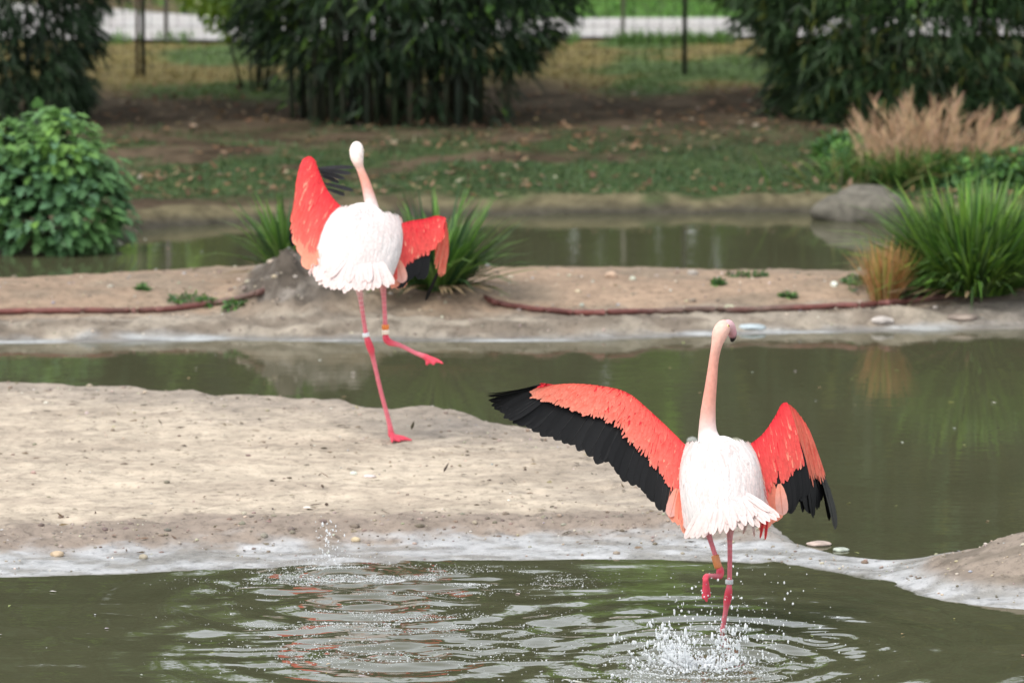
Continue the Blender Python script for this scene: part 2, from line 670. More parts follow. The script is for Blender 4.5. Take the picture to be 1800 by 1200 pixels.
def sand_height(x, y):
    P = np.stack([x, y], 1)
    dn, df = poly_dist(P, near), poly_dist(P, far)
    ins = inside(P, np.concatenate([near, far[::-1]]))
    wob = (fbm(x * 1.3, y * 1.3, 4, 5) - .5)
    zn = .010 * ss(0, .12, dn) + .055 * ss(.30, .85, dn + wob * .35)
    zf = .070 * ss(-.02, .22, df + wob * .1)
    z = np.minimum(zn, zf)
    z = z + ins * ((fbm(x * 3.5, y * 3.5, 5, 8) - .5) * .030 + (fbm(x * 11, y * 11, 3, 9) - .5) * .012) * ss(.02, .5, np.minimum(dn, df))
    z = z + ins * (fbm(x * 6, y * 6, 4, 18) - .5) * .035 * ss(.02, .12, df) * (1 - ss(.3, .9, df))
    z = z + ins * (fbm(x * 14, y * 14, 4, 27) - .5) * .022 * ss(.35, .55, dn) * (1 - ss(.9, 1.25, dn))
    ridge = np.exp(-((dn - .78 - wob * .4) / .16) ** 2) * .02
    z = z + ins * ridge * ss(.2, .6, df) * (fbm(x * 9, y * 9, 3, 2) + .3)
    fr = np.random.default_rng(5)
    for k in range(70):
        fx, fy = fr.uniform(-2.6, 1.2), fr.uniform(27.4, 31.2)
        q = np.exp(-(((x - fx) / .05) ** 2 + ((y - fy) / .06) ** 2))
        z = z - ins * .010 * q + ins * .006 * np.exp(-(((x - fx - .05) / .05) ** 2 + ((y - fy - .08) / .05) ** 2))
    sp = ss(1.15, 1.6, x) * ins * ss(.0, .15, np.minimum(dn, df))
    zs = .004 + (fbm(x * 5, y * 7, 4, 29) - .5) * .026
    z = np.where(sp > 0, z * (1 - sp) + zs * sp, z)
    # mound rising to the right
    cx, cy = G(1965, 1012)[:2]
    r = np.sqrt(((x - cx) / 1.12) ** 2 + ((y - cy) / .80) ** 2)
    m = .205 * (1 - ss(.10, 1.0, r + wob * .12))
    m = m + (m > .01) * ((fbm(x * 7, y * 7, 5, 44) - .5) * .05) * ss(0, .08, m)
    z = z + ins * m * ss(0, .12, np.minimum(dn, df))
    z = np.where(ins, z, -np.minimum(np.minimum(dn, df) * .5, .3))
    return z, dn, df, ins, m, wob


def make_sand():
    xs = np.concatenate([np.linspace(-7, -3.1, 26), np.linspace(-3.0, 2.9, 330), np.linspace(3, 7, 26)])
    ys = np.concatenate([np.linspace(24.2, 25.0, 8), np.linspace(25.05, 32.2, 330)])
    X, Y = np.meshgrid(xs, ys, indexing='ij')
    x, y = X.ravel(), Y.ravel()
    z, dn, df, ins, m, wob = sand_height(x, y)
    n2 = fbm(x * 2.2, y * 4, 5, 12)
    n3 = fbm(x * 7, y * 10, 4, 13)
    dry = mix((.46, .388, .302), (.37, .308, .24), ss(.42, .66, n2))
    edge = np.array([.29, .245, .20])           # coarser grit on the crests
    C = mix(dry, edge, (1 - ss(.25, 1.25, df + (n3 - .5) * 1.0 + (n2 - .5) * .8)) * .9)
    C = mix(C, np.array([.235, .19, .155]), (1 - ss(.80, 1.20, dn + (n3 - .5) * .5 + wob * .5)) * .95)
    C = mix(C, np.array([.27, .225, .185]), ss(.5, 1.9, x) * ss(.3, .8, dn) * .55)
    wet = (1 - ss(.36, .62, dn + (n3 - .5) * .35 + wob * .2))
    spit = ss(1.0, 1.35, x + (n3 - .5) * .3) * (1 - ss(.0, .05, m)) * 1.0
    wetc = mix((.40, .40, .40), (.24, .23, .21), ss(.40, .62, .5 * n3 + .5 * fbm(x * 3, y * 9, 5, 19)))
    wet = np.maximum(wet, spit) * (1 - ss(.02, .06, m))
    C = mix(C, wetc, wet)
    C = mix(C, mix((.25, .205, .165), (.17, .14, .11), ss(.42, .62, n3)), ss(.015, .06, m))
    C = mix(C, np.array([.10, .095, .075]), (~ins) * 1.0)
    C = mix(C, np.array([.16, .15, .13]), ins * (1 - ss(.0, .03, np.minimum(dn, df))) * .6)
    me = mesh_np('sandbank', np.stack([x, y, z], 1), [grid_faces(len(xs), len(ys))], C)
    wa = me.attributes.new('Wet', 'FLOAT', 'POINT')
    wa.data.foreach_set('value', np.clip(wet * (.5 + .9 * n3), 0, 1).astype(np.float32))
    link('sandbank', me, M_SAND, kind='structure')


make_sand()

# ------------------------------------------------------------------ narrow island strip behind the channel
ISL_FRONT = [(-1200, 625), (-300, 612), (0, 604), (200, 602), (400, 598), (600, 601), (800, 601), (1000, 600), (1200, 592), (1400, 586), (1600, 583), (1800, 578), (2100, 568), (3000, 560)]
ISL_BACK = [(-1200, 545), (-300, 538), (0, 530), (150, 522), (300, 514), (480, 510), (900, 510), (1200, 512), (1500, 516), (1600, 515), (1800, 508), (2100, 500), (3000, 490)]
ifr = np.array([G(a, b)[:2] for a, b in ISL_FRONT])
ibk = np.array([G(a, b)[:2] for a, b in ISL_BACK])
MOUND_C = G(545, 566)[:2]


def island_height(x, y):
    P = np.stack([x, y], 1)
    df, db = poly_dist(P, ifr), poly_dist(P, ibk)
    ins = inside(P, np.concatenate([ifr, ibk[::-1]]))
    wob = fbm(x * 1.6, y * 1.6, 4, 6) - .5
    zf = .012 * ss(0, .12, df) + .078 * ss(.10, .28, df + wob * .16) + .085 * ss(.3, 1.1, df)
    zb = .18 * ss(0, .30, db + wob * .1)
    z = np.minimum(zf, zb)
    z = z + ins * ((fbm(x * 5, y * 5, 5, 3) - .5) * .035) * ss(0, .3, np.minimum(df, db))
    z = z + ins * ((fbm(x * 6, y * 13, 5, 33) - .5) * .07) * ss(.04, .16, df) * (1 - ss(.3, .7, df))
    r = np.sqrt(((x - MOUND_C[0]) / .60) ** 2 + ((y - MOUND_C[1]) / .62) ** 2)
    m = (1 - ss(.05, 1.0, r + wob * .35))
    z = z + ins * m * (.20 + (fbm(x * 6, y * 6, 5, 71) - .5) * .30 + (np.abs(fbm(x * 13, y * 13, 4, 72) - .5)) * .22) * ss(.0, .2, df)
    c2 = G(800, 566)[:2]
    r2 = np.sqrt(((x - c2[0]) / .42) ** 2 + ((y - c2[1]) / .45) ** 2)
    z = z + ins * (1 - ss(0, 1, r2)) * .06 * ss(.0, .2, df)
    z = np.where(ins, z, -np.minimum(np.minimum(df, db) * .6, .3))
    return z, df, db, ins, m, wob


def make_island():
    xs = np.concatenate([np.linspace(-9, -3.6, 30), np.linspace(-3.5, 3.5, 380), np.linspace(3.6, 9, 30)])
    ys = np.linspace(33.0, 37.2, 190)
    X, Y = np.meshgrid(xs, ys, indexing='ij')
    x, y = X.ravel(), Y.ravel()
    z, df, db, ins, m, wob = island_height(x, y)
    n2 = fbm(x * 2.2, y * 3, 5, 14)
    n3 = fbm(x * 8, y * 9, 4, 15)
    C = mix((.30, .215, .150), (.235, .18, .13), ss(.4, .65, n2))
    lip = (1 - ss(.32, .62, df + (n3 - .5) * .25))
    C = mix(C, mix((.29, .25, .20), (.17, .14, .11), ss(.38, .60, fbm(x * 4, y * 9, 5, 17))), lip)
    wet = (1 - ss(.05, .16, df + (n3 - .5) * .08))
    C = mix(C, mix((.36, .37, .37), (.19, .18, .165), ss(.40, .56, fbm(x * 2.2, y * 12, 5, 16))), wet)
    C = mix(C, mix((.20, .175, .15), (.085, .07, .056), ss(.40, .60, n3)), ss(.15, .5, m) * (1 - wet))
    C = mix(C, np.array([.25, .22, .19]), ss(2.2, 3.0, x) * (1 - ss(.5, .9, df)) * .8)
    C = mix(C, np.array([.10, .095, .075]), (~ins) * 1.0)
    me = mesh_np('island', np.stack([x, y, z], 1), [grid_faces(len(xs), len(ys))], C)
    wa = me.attributes.new('Wet', 'FLOAT', 'POINT')
    wa.data.foreach_set('value', np.clip(wet * .8, 0, 1).astype(np.float32))
    link('island', me, M_SAND, kind='structure')


make_island()


def zsand(x, y):
    return float(sand_height(np.array([x]), np.array([y]))[0][0])


def zisl(x, y):
    return float(island_height(np.array([x]), np.array([y]))[0][0])


def zbank(x, y):
    return float(bank_height(np.array([x]), np.array([y]))[0][0])


# ------------------------------------------------------------------ water: one sheet, ripples are real relief
SPLASH = G(1255, 1135)
RINGS = [(G(1262, 1125), .0048, .26, .75, 0.3), (G(1240, 1165), .012, .17, .35, 1.2), (G(640, 1062), .010, .30, .5, 2.1), (G(600, 1012), .006, .15, .25, .4),
         (G(690, 1150), .008, .24, .45, 1.5), (G(1010, 1105), .004, .34, .5, 2.9), (G(1440, 1125), .003, .07, .15, 0)]


def water_height(x, y):
    z = np.zeros_like(x)
    for c, A, lam, R, ph in RINGS:
        dx, dy = x - c[0], y - c[1]
        r = np.sqrt(dx * dx + dy * dy)
        wv = .06 * (fbm(x * 3, y * 3, 3, 51) - .5)
        z += A * np.exp(-r / R) * np.sin(2 * math.pi * (r + wv) / lam + ph) * ss(.0, .1, r) * ss(2.6, 1.2, r)
    nearw = ss(28.5, 26.0, y)
    # broken chop in the wake of the run-up
    for px, py, A, rr in ((690, 1030, .022, .52), (1230, 1165, .020, .34), (650, 1140, .017, .60), (940, 1150, .006, .7)):
        c = G(px, py)
        e = np.exp(-(((x - c[0]) / rr) ** 2 + ((y - c[1]) / (rr * .9)) ** 2))
        z += A * e * ((fbm(x * 2.0, y * 9, 3, 61) - .5) + .30 * (fbm(x * 7, y * 21, 2, 64) - .5))
    for px, py, A, rr in ((700, 1025, .0075, .36), (690, 1100, .0065, .34), (900, 1120, .003, .5), (1215, 1170, .008, .26)):
        c = G(px, py)
        e = np.exp(-(((x - c[0]) / rr) ** 2 + ((y - c[1]) / (rr * .8)) ** 2))
        z += A * e * (fbm(x * 11, y * 22, 2, 66) - .5)
    z += nearw * .010 * (fbm(x * .45 + 3, y * 2.6, 2, 62) - .5)
    z += (.0010 + .0015 * nearw) * (fbm(x * .8 + 9, y * 4.2, 3, 63) - .5)
    z *= ss(60, 10, np.abs(x))
    return z


def make_water():
    xs = np.concatenate([[-60, -40, -25, -16, -11], np.linspace(-8, -2.5, 40), np.linspace(-2.45, 2.45, 300), np.linspace(2.5, 8, 40), [11, 16, 25, 40, 60]])
    ys = np.concatenate([[3, 8, 14, 18, 20, 21.5], np.linspace(22.5, 27.3, 330), np.linspace(27.35, 34.5, 150), np.linspace(34.6, 40.8, 50)])
    X, Y = np.meshgrid(xs, ys, indexing='ij')
    x, y = X.ravel(), Y.ravel()
    z = water_height(x, y)
    me = mesh_np('pond_water', np.stack([x, y, z], 1), [grid_faces(len(xs), len(ys))], None)
    link('pond_water', me, M_WATER, kind='structure')


make_water()


# ------------------------------------------------------------------ wood far behind the lawn (reads as one mass, mostly in the reflections)
def make_wood():
    mb = MB()
    n = 20000
    x = rng.uniform(-34, 34, n)
    top = 7.5 + 3 * fbm(x * .2, x * 0, 3, 5) + 2 * rng.normal(size=n)
    z = rng.uniform(.3, 1, n) ** .9 * top
    y = 64 + rng.uniform(0, 9, n) + 2.5 * (fbm(x * .3, z * .3, 3, 8) - .5) * 2
    cl = fbm(x * .5, z * .6, 3, 9)
    c = mix((.09, .17, .028), (.20, .36, .05), ss(.35, .65, cl))
    c = np.clip(c * (1 + .2 * rng.normal(size=(n, 1))), .01, .5)
    d = rdir(n)
    d[:, 2] = -np.abs(d[:, 2])
    scatter(mb, T_LEAF, np.stack([x, y, z], 1), d, rdir(n), rng.uniform(.5, 1.0, n), rng.uniform(.16, .32, n), c * .9, c)
    for k in range(26):
        xx, yy = rng.uniform(-32, 32), rng.uniform(66, 72)
        p = np.array([[xx, yy, .3], [xx + .1, yy, 4], [xx + .3, yy, 9]])
        V, Fc = tube(p, np.array([.22, .16, .06]), 7)
        mb.add(V, Fc, (.09, .07, .05))
    mb.build('woodland', M_LEAF, kind='stuff')


make_wood()

# ------------------------------------------------------------------ fence along the bank
def bar(mb, a, b, r, c, seg=6):
    V, Fc = tube(np.array([a, (np.array(a) + np.array(b)) / 2, b]), np.array([r, r, r]), seg)
    mb.add(V, Fc, c)


def make_fence():
    base = GB(728, 131)
    yb = base[1]
    f = thing('wire_fence', (base[0], yb, zbank(base[0], yb)), 'dark wire mesh fence with thin black posts between bank and pale path', 'fence')
    xs = [GB(p, 131)[0] for p in (-700, -224, 252, 728, 1203, 1679, 2155)]
    for xx in xs:
        zz = zbank(xx, yb)
        mb = MB()
        bar(mb, (xx, yb, zz - .2), (xx, yb, zz + 1.7), .018, (.012, .013, .013), 8)
        mb.add(*tube(np.array([[xx, yb, zz + 1.7], [xx, yb, zz + 1.712], [xx, yb, zz + 1.72]]), np.array([.028, .028, .015]), 8), (.012, .013, .013))
        mb.build('post', M_METAL, f)
    mb = MB()
    x0, x1 = xs[0], xs[-1]
    z0 = zbank(0, yb)
    for xx in np.arange(x0, x1, .105):
        bar(mb, (xx, yb - .03, z0 - .05), (xx, yb - .03, z0 + 1.6), .0021, (.05, .05, .05), 4)
    for zz in np.arange(.06, 1.62, .105):
        bar(mb, (x0, yb - .033, z0 + zz), (x1, yb - .033, z0 + zz), .0021, (.05, .05, .05), 4)
    mb.build('wire_mesh', M_METAL, f, kind='stuff')
    # older stakes
    for px, py, r, c, lab in ((241, 132, .014, (.07, .05, .04), 'thin brown stake close beside the left black fence post'),
                              (292, 74, .017, (.10, .085, .075), 'thin grey brown stake at the path edge behind the left fence gap'),
                              (1095, 70, .015, (.12, .11, .08), 'thin pale stake at the path edge in the right fence gap'),
                              (325, 30, .022, (.03, .06, .04), 'dark green stake on the far side of the pale path')):
        p = GB(px, py)
        mb = MB()
        bar(mb, (p[0], p[1], p[2] - .1), (p[0] + .01, p[1], p[2] + 1.3), r, c, 7)
        mb.build('fence_stake', M_METAL, label=lab, cat='stake', group='stakes near the fence')


make_fence()


# ------------------------------------------------------------------ bamboo clumps
def make_bamboo(px, py, prof, ncul, label, seed, nlow, col, warm=None):
    """prof: (height, radius x) envelope of the foliage"""
    global rng
    rng = np.random.default_rng(seed)
    c = GB(px, py)
    c[2] = zbank(c[0], c[1])
    root = thing('bamboo_clump', c, label, 'bamboo', 'bamboo clumps on the far bank')
    hz = np.array([p[0] for p in prof])
    hr = np.array([p[1] for p in prof])
    top = hz[-1]
    r0 = prof[0][1]
    for k in range(ncul):
        a = rng.uniform(0, 2 * math.pi)
        rr = math.sqrt(rng.uniform(.02, 1)) * r0 * .92
        bx, by = c[0] + rr * math.cos(a), c[1] + rr * math.sin(a) * .7
        hgt = rng.uniform(.6, .95) * top
        lean = rr / r0 * rng.uniform(.15, .5)
        path = []
        for t in np.linspace(0, 1, 12):
            path.append((bx + math.cos(a) * lean * t ** 1.7 * 1.6, by + math.sin(a) * lean * t ** 1.7, c[2] - .1 + hgt * t))
        rad = np.linspace(rng.uniform(.012, .02), .004, 12)
        rad[1::2] *= 1.12
        mb = MB()
        V, Fc = tube(np.array(path), rad, 7)
        mb.add(V, Fc, rvar([(.028, .036, .018), (.045, .042, .024), (.022, .028, .018)][k % 3], 1, .15)[0])
        mb.build('culm', M_WOOD, root)
    mb = MB()

    def sprays(n, zlo, zhi, shell, L0, W0, per):
        z = rng.uniform(zlo, zhi, n)
        a = rng.uniform(0, 2 * math.pi, n)
        R = np.interp(z, hz, hr)
        edge = 1 + .22 * (fbm(a * 3, z * 2.2, 3, seed) - .5) * 2
        q = np.where(rng.uniform(size=n) < shell, rng.uniform(.82, 1.04, n), np.sqrt(rng.uniform(.1, 1, n))) * edge
        b = np.stack([c[0] + R * q * np.cos(a), c[1] + R * q * np.sin(a) * .8, c[2] + z], 1)
        clump = fbm(a * 6 + 20, z * 5, 3, seed + 2)
        keep = clump > .30
        b, a, clump = b[keep], a[keep], clump[keep]
        m = len(b)
        for k in range(per):
            out = np.stack([np.cos(a), np.sin(a), np.full(m, -.55)], 1) + .75 * rng.normal(size=(m, 3)) * np.array([1, 1, .6])
            cc = col * mix(np.ones(3) * .65, np.ones(3) * 1.5, ss(.35, .7, clump + .12 * rng.normal(size=m)))
            if warm is not None:
                wsel = (rng.uniform(size=m) < .07)[:, None]
                cc = np.where(wsel, np.asarray(warm), cc)
            cc = np.clip(cc * (1 + .18 * rng.normal(size=(m, 1))), .004, .4)
            scatter(mb, T_LEAF, b + .02 * rng.normal(size=(m, 3)), out, rdir(m) + np.array([0, -.3, 1.0]), L0 * rng.uniform(.7, 1.25, m), W0 * rng.uniform(.8, 1.2, m), cc * .85, cc, droop=.28)
    zv = 1.45
    zlo = prof[0][2]
    sprays(nlow, zlo, zv, .72, .135, .0105, 6)
    sprays(int(nlow * .5), zv, top, .6, .40, .045, 5)
    sprays(int(nlow * .09), .03, max(zlo, .30), .35, .12, .010, 5)
    mb.build('foliage', M_LEAF, root, kind='stuff')
    return root


DK = np.array([.026, .050, .022])
make_bamboo(20, 215, [(0, .60, .12), (.4, .58), (.8, .68), (1.3, .85), (2.2, 1.10), (3.2, 1.2), (4.6, .5)], 16, 'dark bamboo clump behind the broad leaved shrub', 101, 1150, DK)
make_bamboo(712, 206, [(0, .92, .42), (.42, .88), (.62, 1.08), (.9, 1.22), (1.3, 1.25), (2.5, 1.3), (3.6, 1.2), (5.0, .5)], 90, 'dark bamboo clump with bare shaded stems behind the flamingo on sand', 102, 1750, DK, (.09, .17, .025))
make_bamboo(1640, 205, [(0, 1.05, .03), (.3, 1.2), (.7, 1.45), (1.1, 1.62), (2.2, 1.6), (3.6, 1.4), (4.9, .6)], 26, 'dark green bamboo clump leafy to the ground behind the tan plume grass', 103, 3100, np.array([.036, .070, .026]), (.13, .16, .03))


# loose yellow green shrub of the middle gap
def leafy_shrub():
    global rng
    rng = np.random.default_rng(55)
    c = GB(452, 150)
    c[2] = zbank(c[0], c[1])
    root = thing('leafy_shrub', c, 'yellow green small leaved shrub between the fence and the middle bamboo', 'shrub')
    for k in range(9):
        a = rng.uniform(0, 6.28)
        p = np.array([c + (0.1 * math.cos(a), .1 * math.sin(a), -.05), c + (.25 * math.cos(a), .2 * math.sin(a), .5), c + (.5 * math.cos(a), .4 * math.sin(a), 1.2)])
        mb = MB()
        mb.add(*tube(p, np.array([.012, .009, .004]), 6), (.05, .045, .03))
        mb.build('stem', M_WOOD, root)
    mb = MB()
    n = 2300
    q = rdir(n) * rng.uniform(.3, 1, (n, 1)) ** .5 * np.array([.62, .5, .62])
    b = c + np.array([-.02, -.1, .98]) + q
    cl = fbm(b[:, 0] * 7, b[:, 2] * 7, 3, 7)
    keep = cl > .42
    b, cl = b[keep], cl[keep]
    cc = mix((.08, .16, .02), (.24, .36, .035), ss(.45, .6, cl))
    d = rdir(len(b))
    d[:, 2] -= .5
    scatter(mb, T_LEAF, b, d, rdir(len(b)), .085, .022, cc, cc, droop=.2)
    mb.build('foliage', M_LEAF, root, kind='stuff')


leafy_shrub()


# ------------------------------------------------------------------ broad leaved shrub on the left bank
def leaf_object(name, me, base, d, n, L, Wd, parent, mat):
    """one leaf object of shared mesh data placed by its own matrix (mesh runs along +X, normal +Z)"""
    d = Vector(d).normalized()
    n = Vector(n)
    n = (n - d * n.dot(d)).normalized()
    s = n.cross(d)
    o = bpy.data.objects.new(name, me)
    COL.objects.link(o)
    m = Matrix(((d.x * L, s.x * Wd, n.x * Wd, base[0]), (d.y * L, s.y * Wd, n.y * Wd, base[1]), (d.z * L, s.z * Wd, n.z * Wd, base[2]), (0, 0, 0, 1)))
    o.parent = parent
    o.matrix_parent_inverse = WM[parent.name].inverted()
    o.matrix_basis = m
    return o


def leaf_mesh(name, tmpl, c0, c1, mat, droop=.0):
    tv, tf = tmpl
    V = np.stack([tv[:, 0], tv[:, 1], tv[:, 2] - droop * tv[:, 0] ** 2], 1)
    C = np.asarray(c0)[None] * (1 - tv[:, :1]) + np.asarray(c1)[None] * tv[:, :1]
    me = mesh_np(name, V, tf, C)
    me.materials.append(mat)
    return me


def broad_shrub():
    global rng
    rng = np.random.default_rng(77)
    c = G(60, 447)
    c[1] += .35
    c[2] = .1
    root = thing('broad_leaved_shrub', c, 'bright green broad leaved shrub overhanging the pond on the left bank', 'shrub')
    domes = [((-.04, 0, .30), (.56, .46, .36)), ((.12, -.05, .46), (.27, .32, .32)), ((-.26, 0, .40), (.34, .38, .33)), ((.27, -.1, .24), (.27, .30, .28)), ((-.75, .05, .33), (.5, .5, .36)), ((.06, -.16, .10), (.52, .34, .20))]
    P, Nn = [], []
    for (o, r) in domes:
        k = 560
        q = rdir(k)
        q[:, 1] = -np.abs(q[:, 1]) * np.sign(rng.uniform(-.25, 1, k))
        P.append(c + np.array(o) + q * np.array(r) * rng.uniform(.70, 1.13, (k, 1)))
        Nn.append(q)
    P, Nn = np.concatenate(P), np.concatenate(Nn)
    # leave out what lies deep inside another dome
    deep = np.zeros(len(P), bool)
    for (o, r) in domes:
        deep |= np.linalg.norm((P - c - np.array(o)) / np.array(r), axis=1) < .76
    ok = ~deep & (P[:, 2] > -.02)
    P, Nn = P[ok], Nn[ok]
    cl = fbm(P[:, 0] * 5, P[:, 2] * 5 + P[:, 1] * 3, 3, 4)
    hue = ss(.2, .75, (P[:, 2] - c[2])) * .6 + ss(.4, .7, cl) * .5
    d = Nn * np.array([1, 1, .5]) + np.array([0, -.25, -.55]) + .35 * rng.normal(size=P.shape)
    nn = Nn + np.array([0, -.2, .9])
    order = np.argsort(P[:, 1] - .4 * P[:, 2] + 3 * (P[:, 0] < G(-30, 400)[0]))
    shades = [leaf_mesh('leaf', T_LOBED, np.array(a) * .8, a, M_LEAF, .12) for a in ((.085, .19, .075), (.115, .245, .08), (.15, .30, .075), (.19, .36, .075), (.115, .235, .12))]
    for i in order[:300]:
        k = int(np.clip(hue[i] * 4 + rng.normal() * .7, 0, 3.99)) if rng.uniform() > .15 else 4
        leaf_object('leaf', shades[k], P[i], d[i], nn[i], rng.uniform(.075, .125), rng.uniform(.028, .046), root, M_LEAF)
    mb = MB()
    r = order[300:]
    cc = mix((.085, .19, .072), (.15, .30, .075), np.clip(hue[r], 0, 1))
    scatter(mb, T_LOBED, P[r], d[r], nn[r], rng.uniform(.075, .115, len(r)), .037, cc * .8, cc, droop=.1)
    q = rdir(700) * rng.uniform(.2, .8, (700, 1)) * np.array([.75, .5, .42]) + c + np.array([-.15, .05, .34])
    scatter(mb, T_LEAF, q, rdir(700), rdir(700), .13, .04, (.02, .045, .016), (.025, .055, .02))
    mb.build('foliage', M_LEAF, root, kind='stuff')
    for k in range(10):
        a = rng.uniform(0, 6.28)
        p = np.array([c + (.15 * math.cos(a), .12 * math.sin(a), -.1), c + (.25 * math.cos(a), .2 * math.sin(a), .25), c + (.4 * math.cos(a), .3 * math.sin(a), .55)])
        m2 = MB()
        m2.add(*tube(p, np.array([.012, .010, .005]), 6), (.05, .06, .03))
        m2.build('stem', M_WOOD, root)


broad_shrub()


# ------------------------------------------------------------------ strap leaved tufts
def tuft(name, c, label, cat, n, L, Wd, spread, cols, seed, group=None, dead=10, part='leaf', nstuff=0, updir=1.0, droop=.55, radius=.06):
    global rng
    rng = np.random.default_rng(seed)
    root = thing(name, c, label, cat, group)
    meshes = []
    for col in cols:
        for dr in (.25, .6, 1.0):
            tv, tf = T_BLADE
            tv = tv.copy()
            meshes.append((dr, leaf_mesh(part, T_BLADE, np.array(col) * .75, col, M_BLADE)))
    # arching is in the mesh: build bent versions
    for i, (dr, me) in enumerate(meshes):
        for v in me.vertices:
            t = v.co.x
            v.co.x = t - .12 * dr * t ** 3
            v.co.z = v.co.z - dr * droop * t ** 2.4 * .62 * L / Wd     # in units of half the leaf width
        me.update()

    def one(a, tilt, ln, me, wd):
        b = c + np.array([math.cos(a) * radius * rng.uniform(.1, 1), math.sin(a) * radius * rng.uniform(.1, 1), .0])
        d = (math.cos(a) * tilt, math.sin(a) * tilt, updir)
        nn = (-math.cos(a) * updir, -math.sin(a) * updir, tilt)
        return b, d, nn

    for k in range(n):
        a = rng.uniform(0, 2 * math.pi)
        tilt = abs(rng.normal()) * spread + .08
        ln = L * rng.uniform(.65, 1.1)
        wd = Wd * rng.uniform(.8, 1.2)
        b, d, nn = one(a, tilt, ln, None, wd)
        leaf_object(part, meshes[rng.integers(len(meshes))][1], b, d, nn, ln, wd, root, M_BLADE)
    if dead:
        dm = leaf_mesh('dead_' + part, T_BLADE, (.20, .14, .08), (.30, .22, .13), M_DRY)
        for v in dm.vertices:
            v.co.z -= 5 * v.co.x ** 2
        for k in range(dead):
            a = rng.uniform(0, 2 * math.pi)
            b = c + np.array([math.cos(a) * radius * 1.2, math.sin(a) * radius, .03])
            leaf_object('dead_' + part, dm, b, (math.cos(a), math.sin(a) - .2, .22), (0, 0, 1), L * rng.uniform(.4, .7), Wd * .9, root, M_DRY)
    if nstuff:
        mb = MB()
        a = rng.uniform(0, 2 * math.pi, nstuff)
        tl = np.abs(rng.normal(size=nstuff)) * spread + .05
        rr = np.sqrt(rng.uniform(0, 1, nstuff)) * radius
        b = c + np.stack([np.cos(a) * rr, np.sin(a) * rr, 0 * a], 1)
        d = np.stack([np.cos(a) * tl, np.sin(a) * tl, np.full(nstuff, updir)], 1)
        nn = np.stack([-np.cos(a), -np.sin(a), tl], 1)
        cc = rvar(np.array(cols)[rng.integers(len(cols), size=nstuff)], nstuff, .2)
        scatter(mb, T_BLADE, b, d, nn, L * rng.uniform(.5, 1.05, nstuff), Wd * .55, cc * .7, cc, droop=rng.uniform(.1, .8, nstuff) * droop)
        mb.build('grass_blades', M_BLADE, root, kind='stuff')
    return root


GREENS = [(.045, .105, .022), (.075, .165, .028), (.11, .23, .035), (.14, .24, .06), (.035, .085, .028)]


def isl(px, py, zoff=0.0):
    """island point under pixel (px,py), found by stepping along the ray"""
    d = ray(px, py)
    for t in np.linspace(33.4, 37.0, 260):
        p = np.array([0, 0, CAM_Z]) + d * t / d[1] * 1.0
        if p[2] <= zisl(p[0], p[1]):
            break
    return np.array([p[0], p[1], zisl(p[0], p[1]) + zoff])


def bed(px, D):
    p = W(px, 500, D)
    return np.array([p[0], D, zisl(p[0], D)])


tuft('strap_leaved_plant', bed(502, 35.25), 'smaller strap leaved green plant left of the grey earth mound', 'plant', 120, .54, .0125, .70, GREENS, 201, 'strap leaved plants on the island', dead=10, radius=.06)
tuft('strap_leaved_plant', bed(770, 34.62), 'larger strap leaved green plant right of the grey earth mound', 'plant', 270, .60, .0140, .85, GREENS, 202, 'strap leaved plants on the island', dead=34, radius=.13)
tuft('grass_clump', bed(1712, 35.02), 'big bright green grass clump on the island at the hose end', 'grass clump', 260, .76, .0140, .66, [(.07, .15, .025), (.12, .25, .035), (.19, .34, .05), (.15, .25, .075), (.05, .11, .03)], 203, None, dead=55, part='blade', nstuff=2800, radius=.24, droop=.7)
tuft('grass_clump', bed(1556, 34.75), 'small orange tipped grass clump beside the big green clump', 'grass clump', 60, .40, .0060, .30, [(.52, .24, .09), (.56, .30, .13), (.48, .26, .10), (.55, .33, .15), (.28, .28, .06)], 204, None, dead=0, part='blade', nstuff=220, radius=.09, droop=.25)


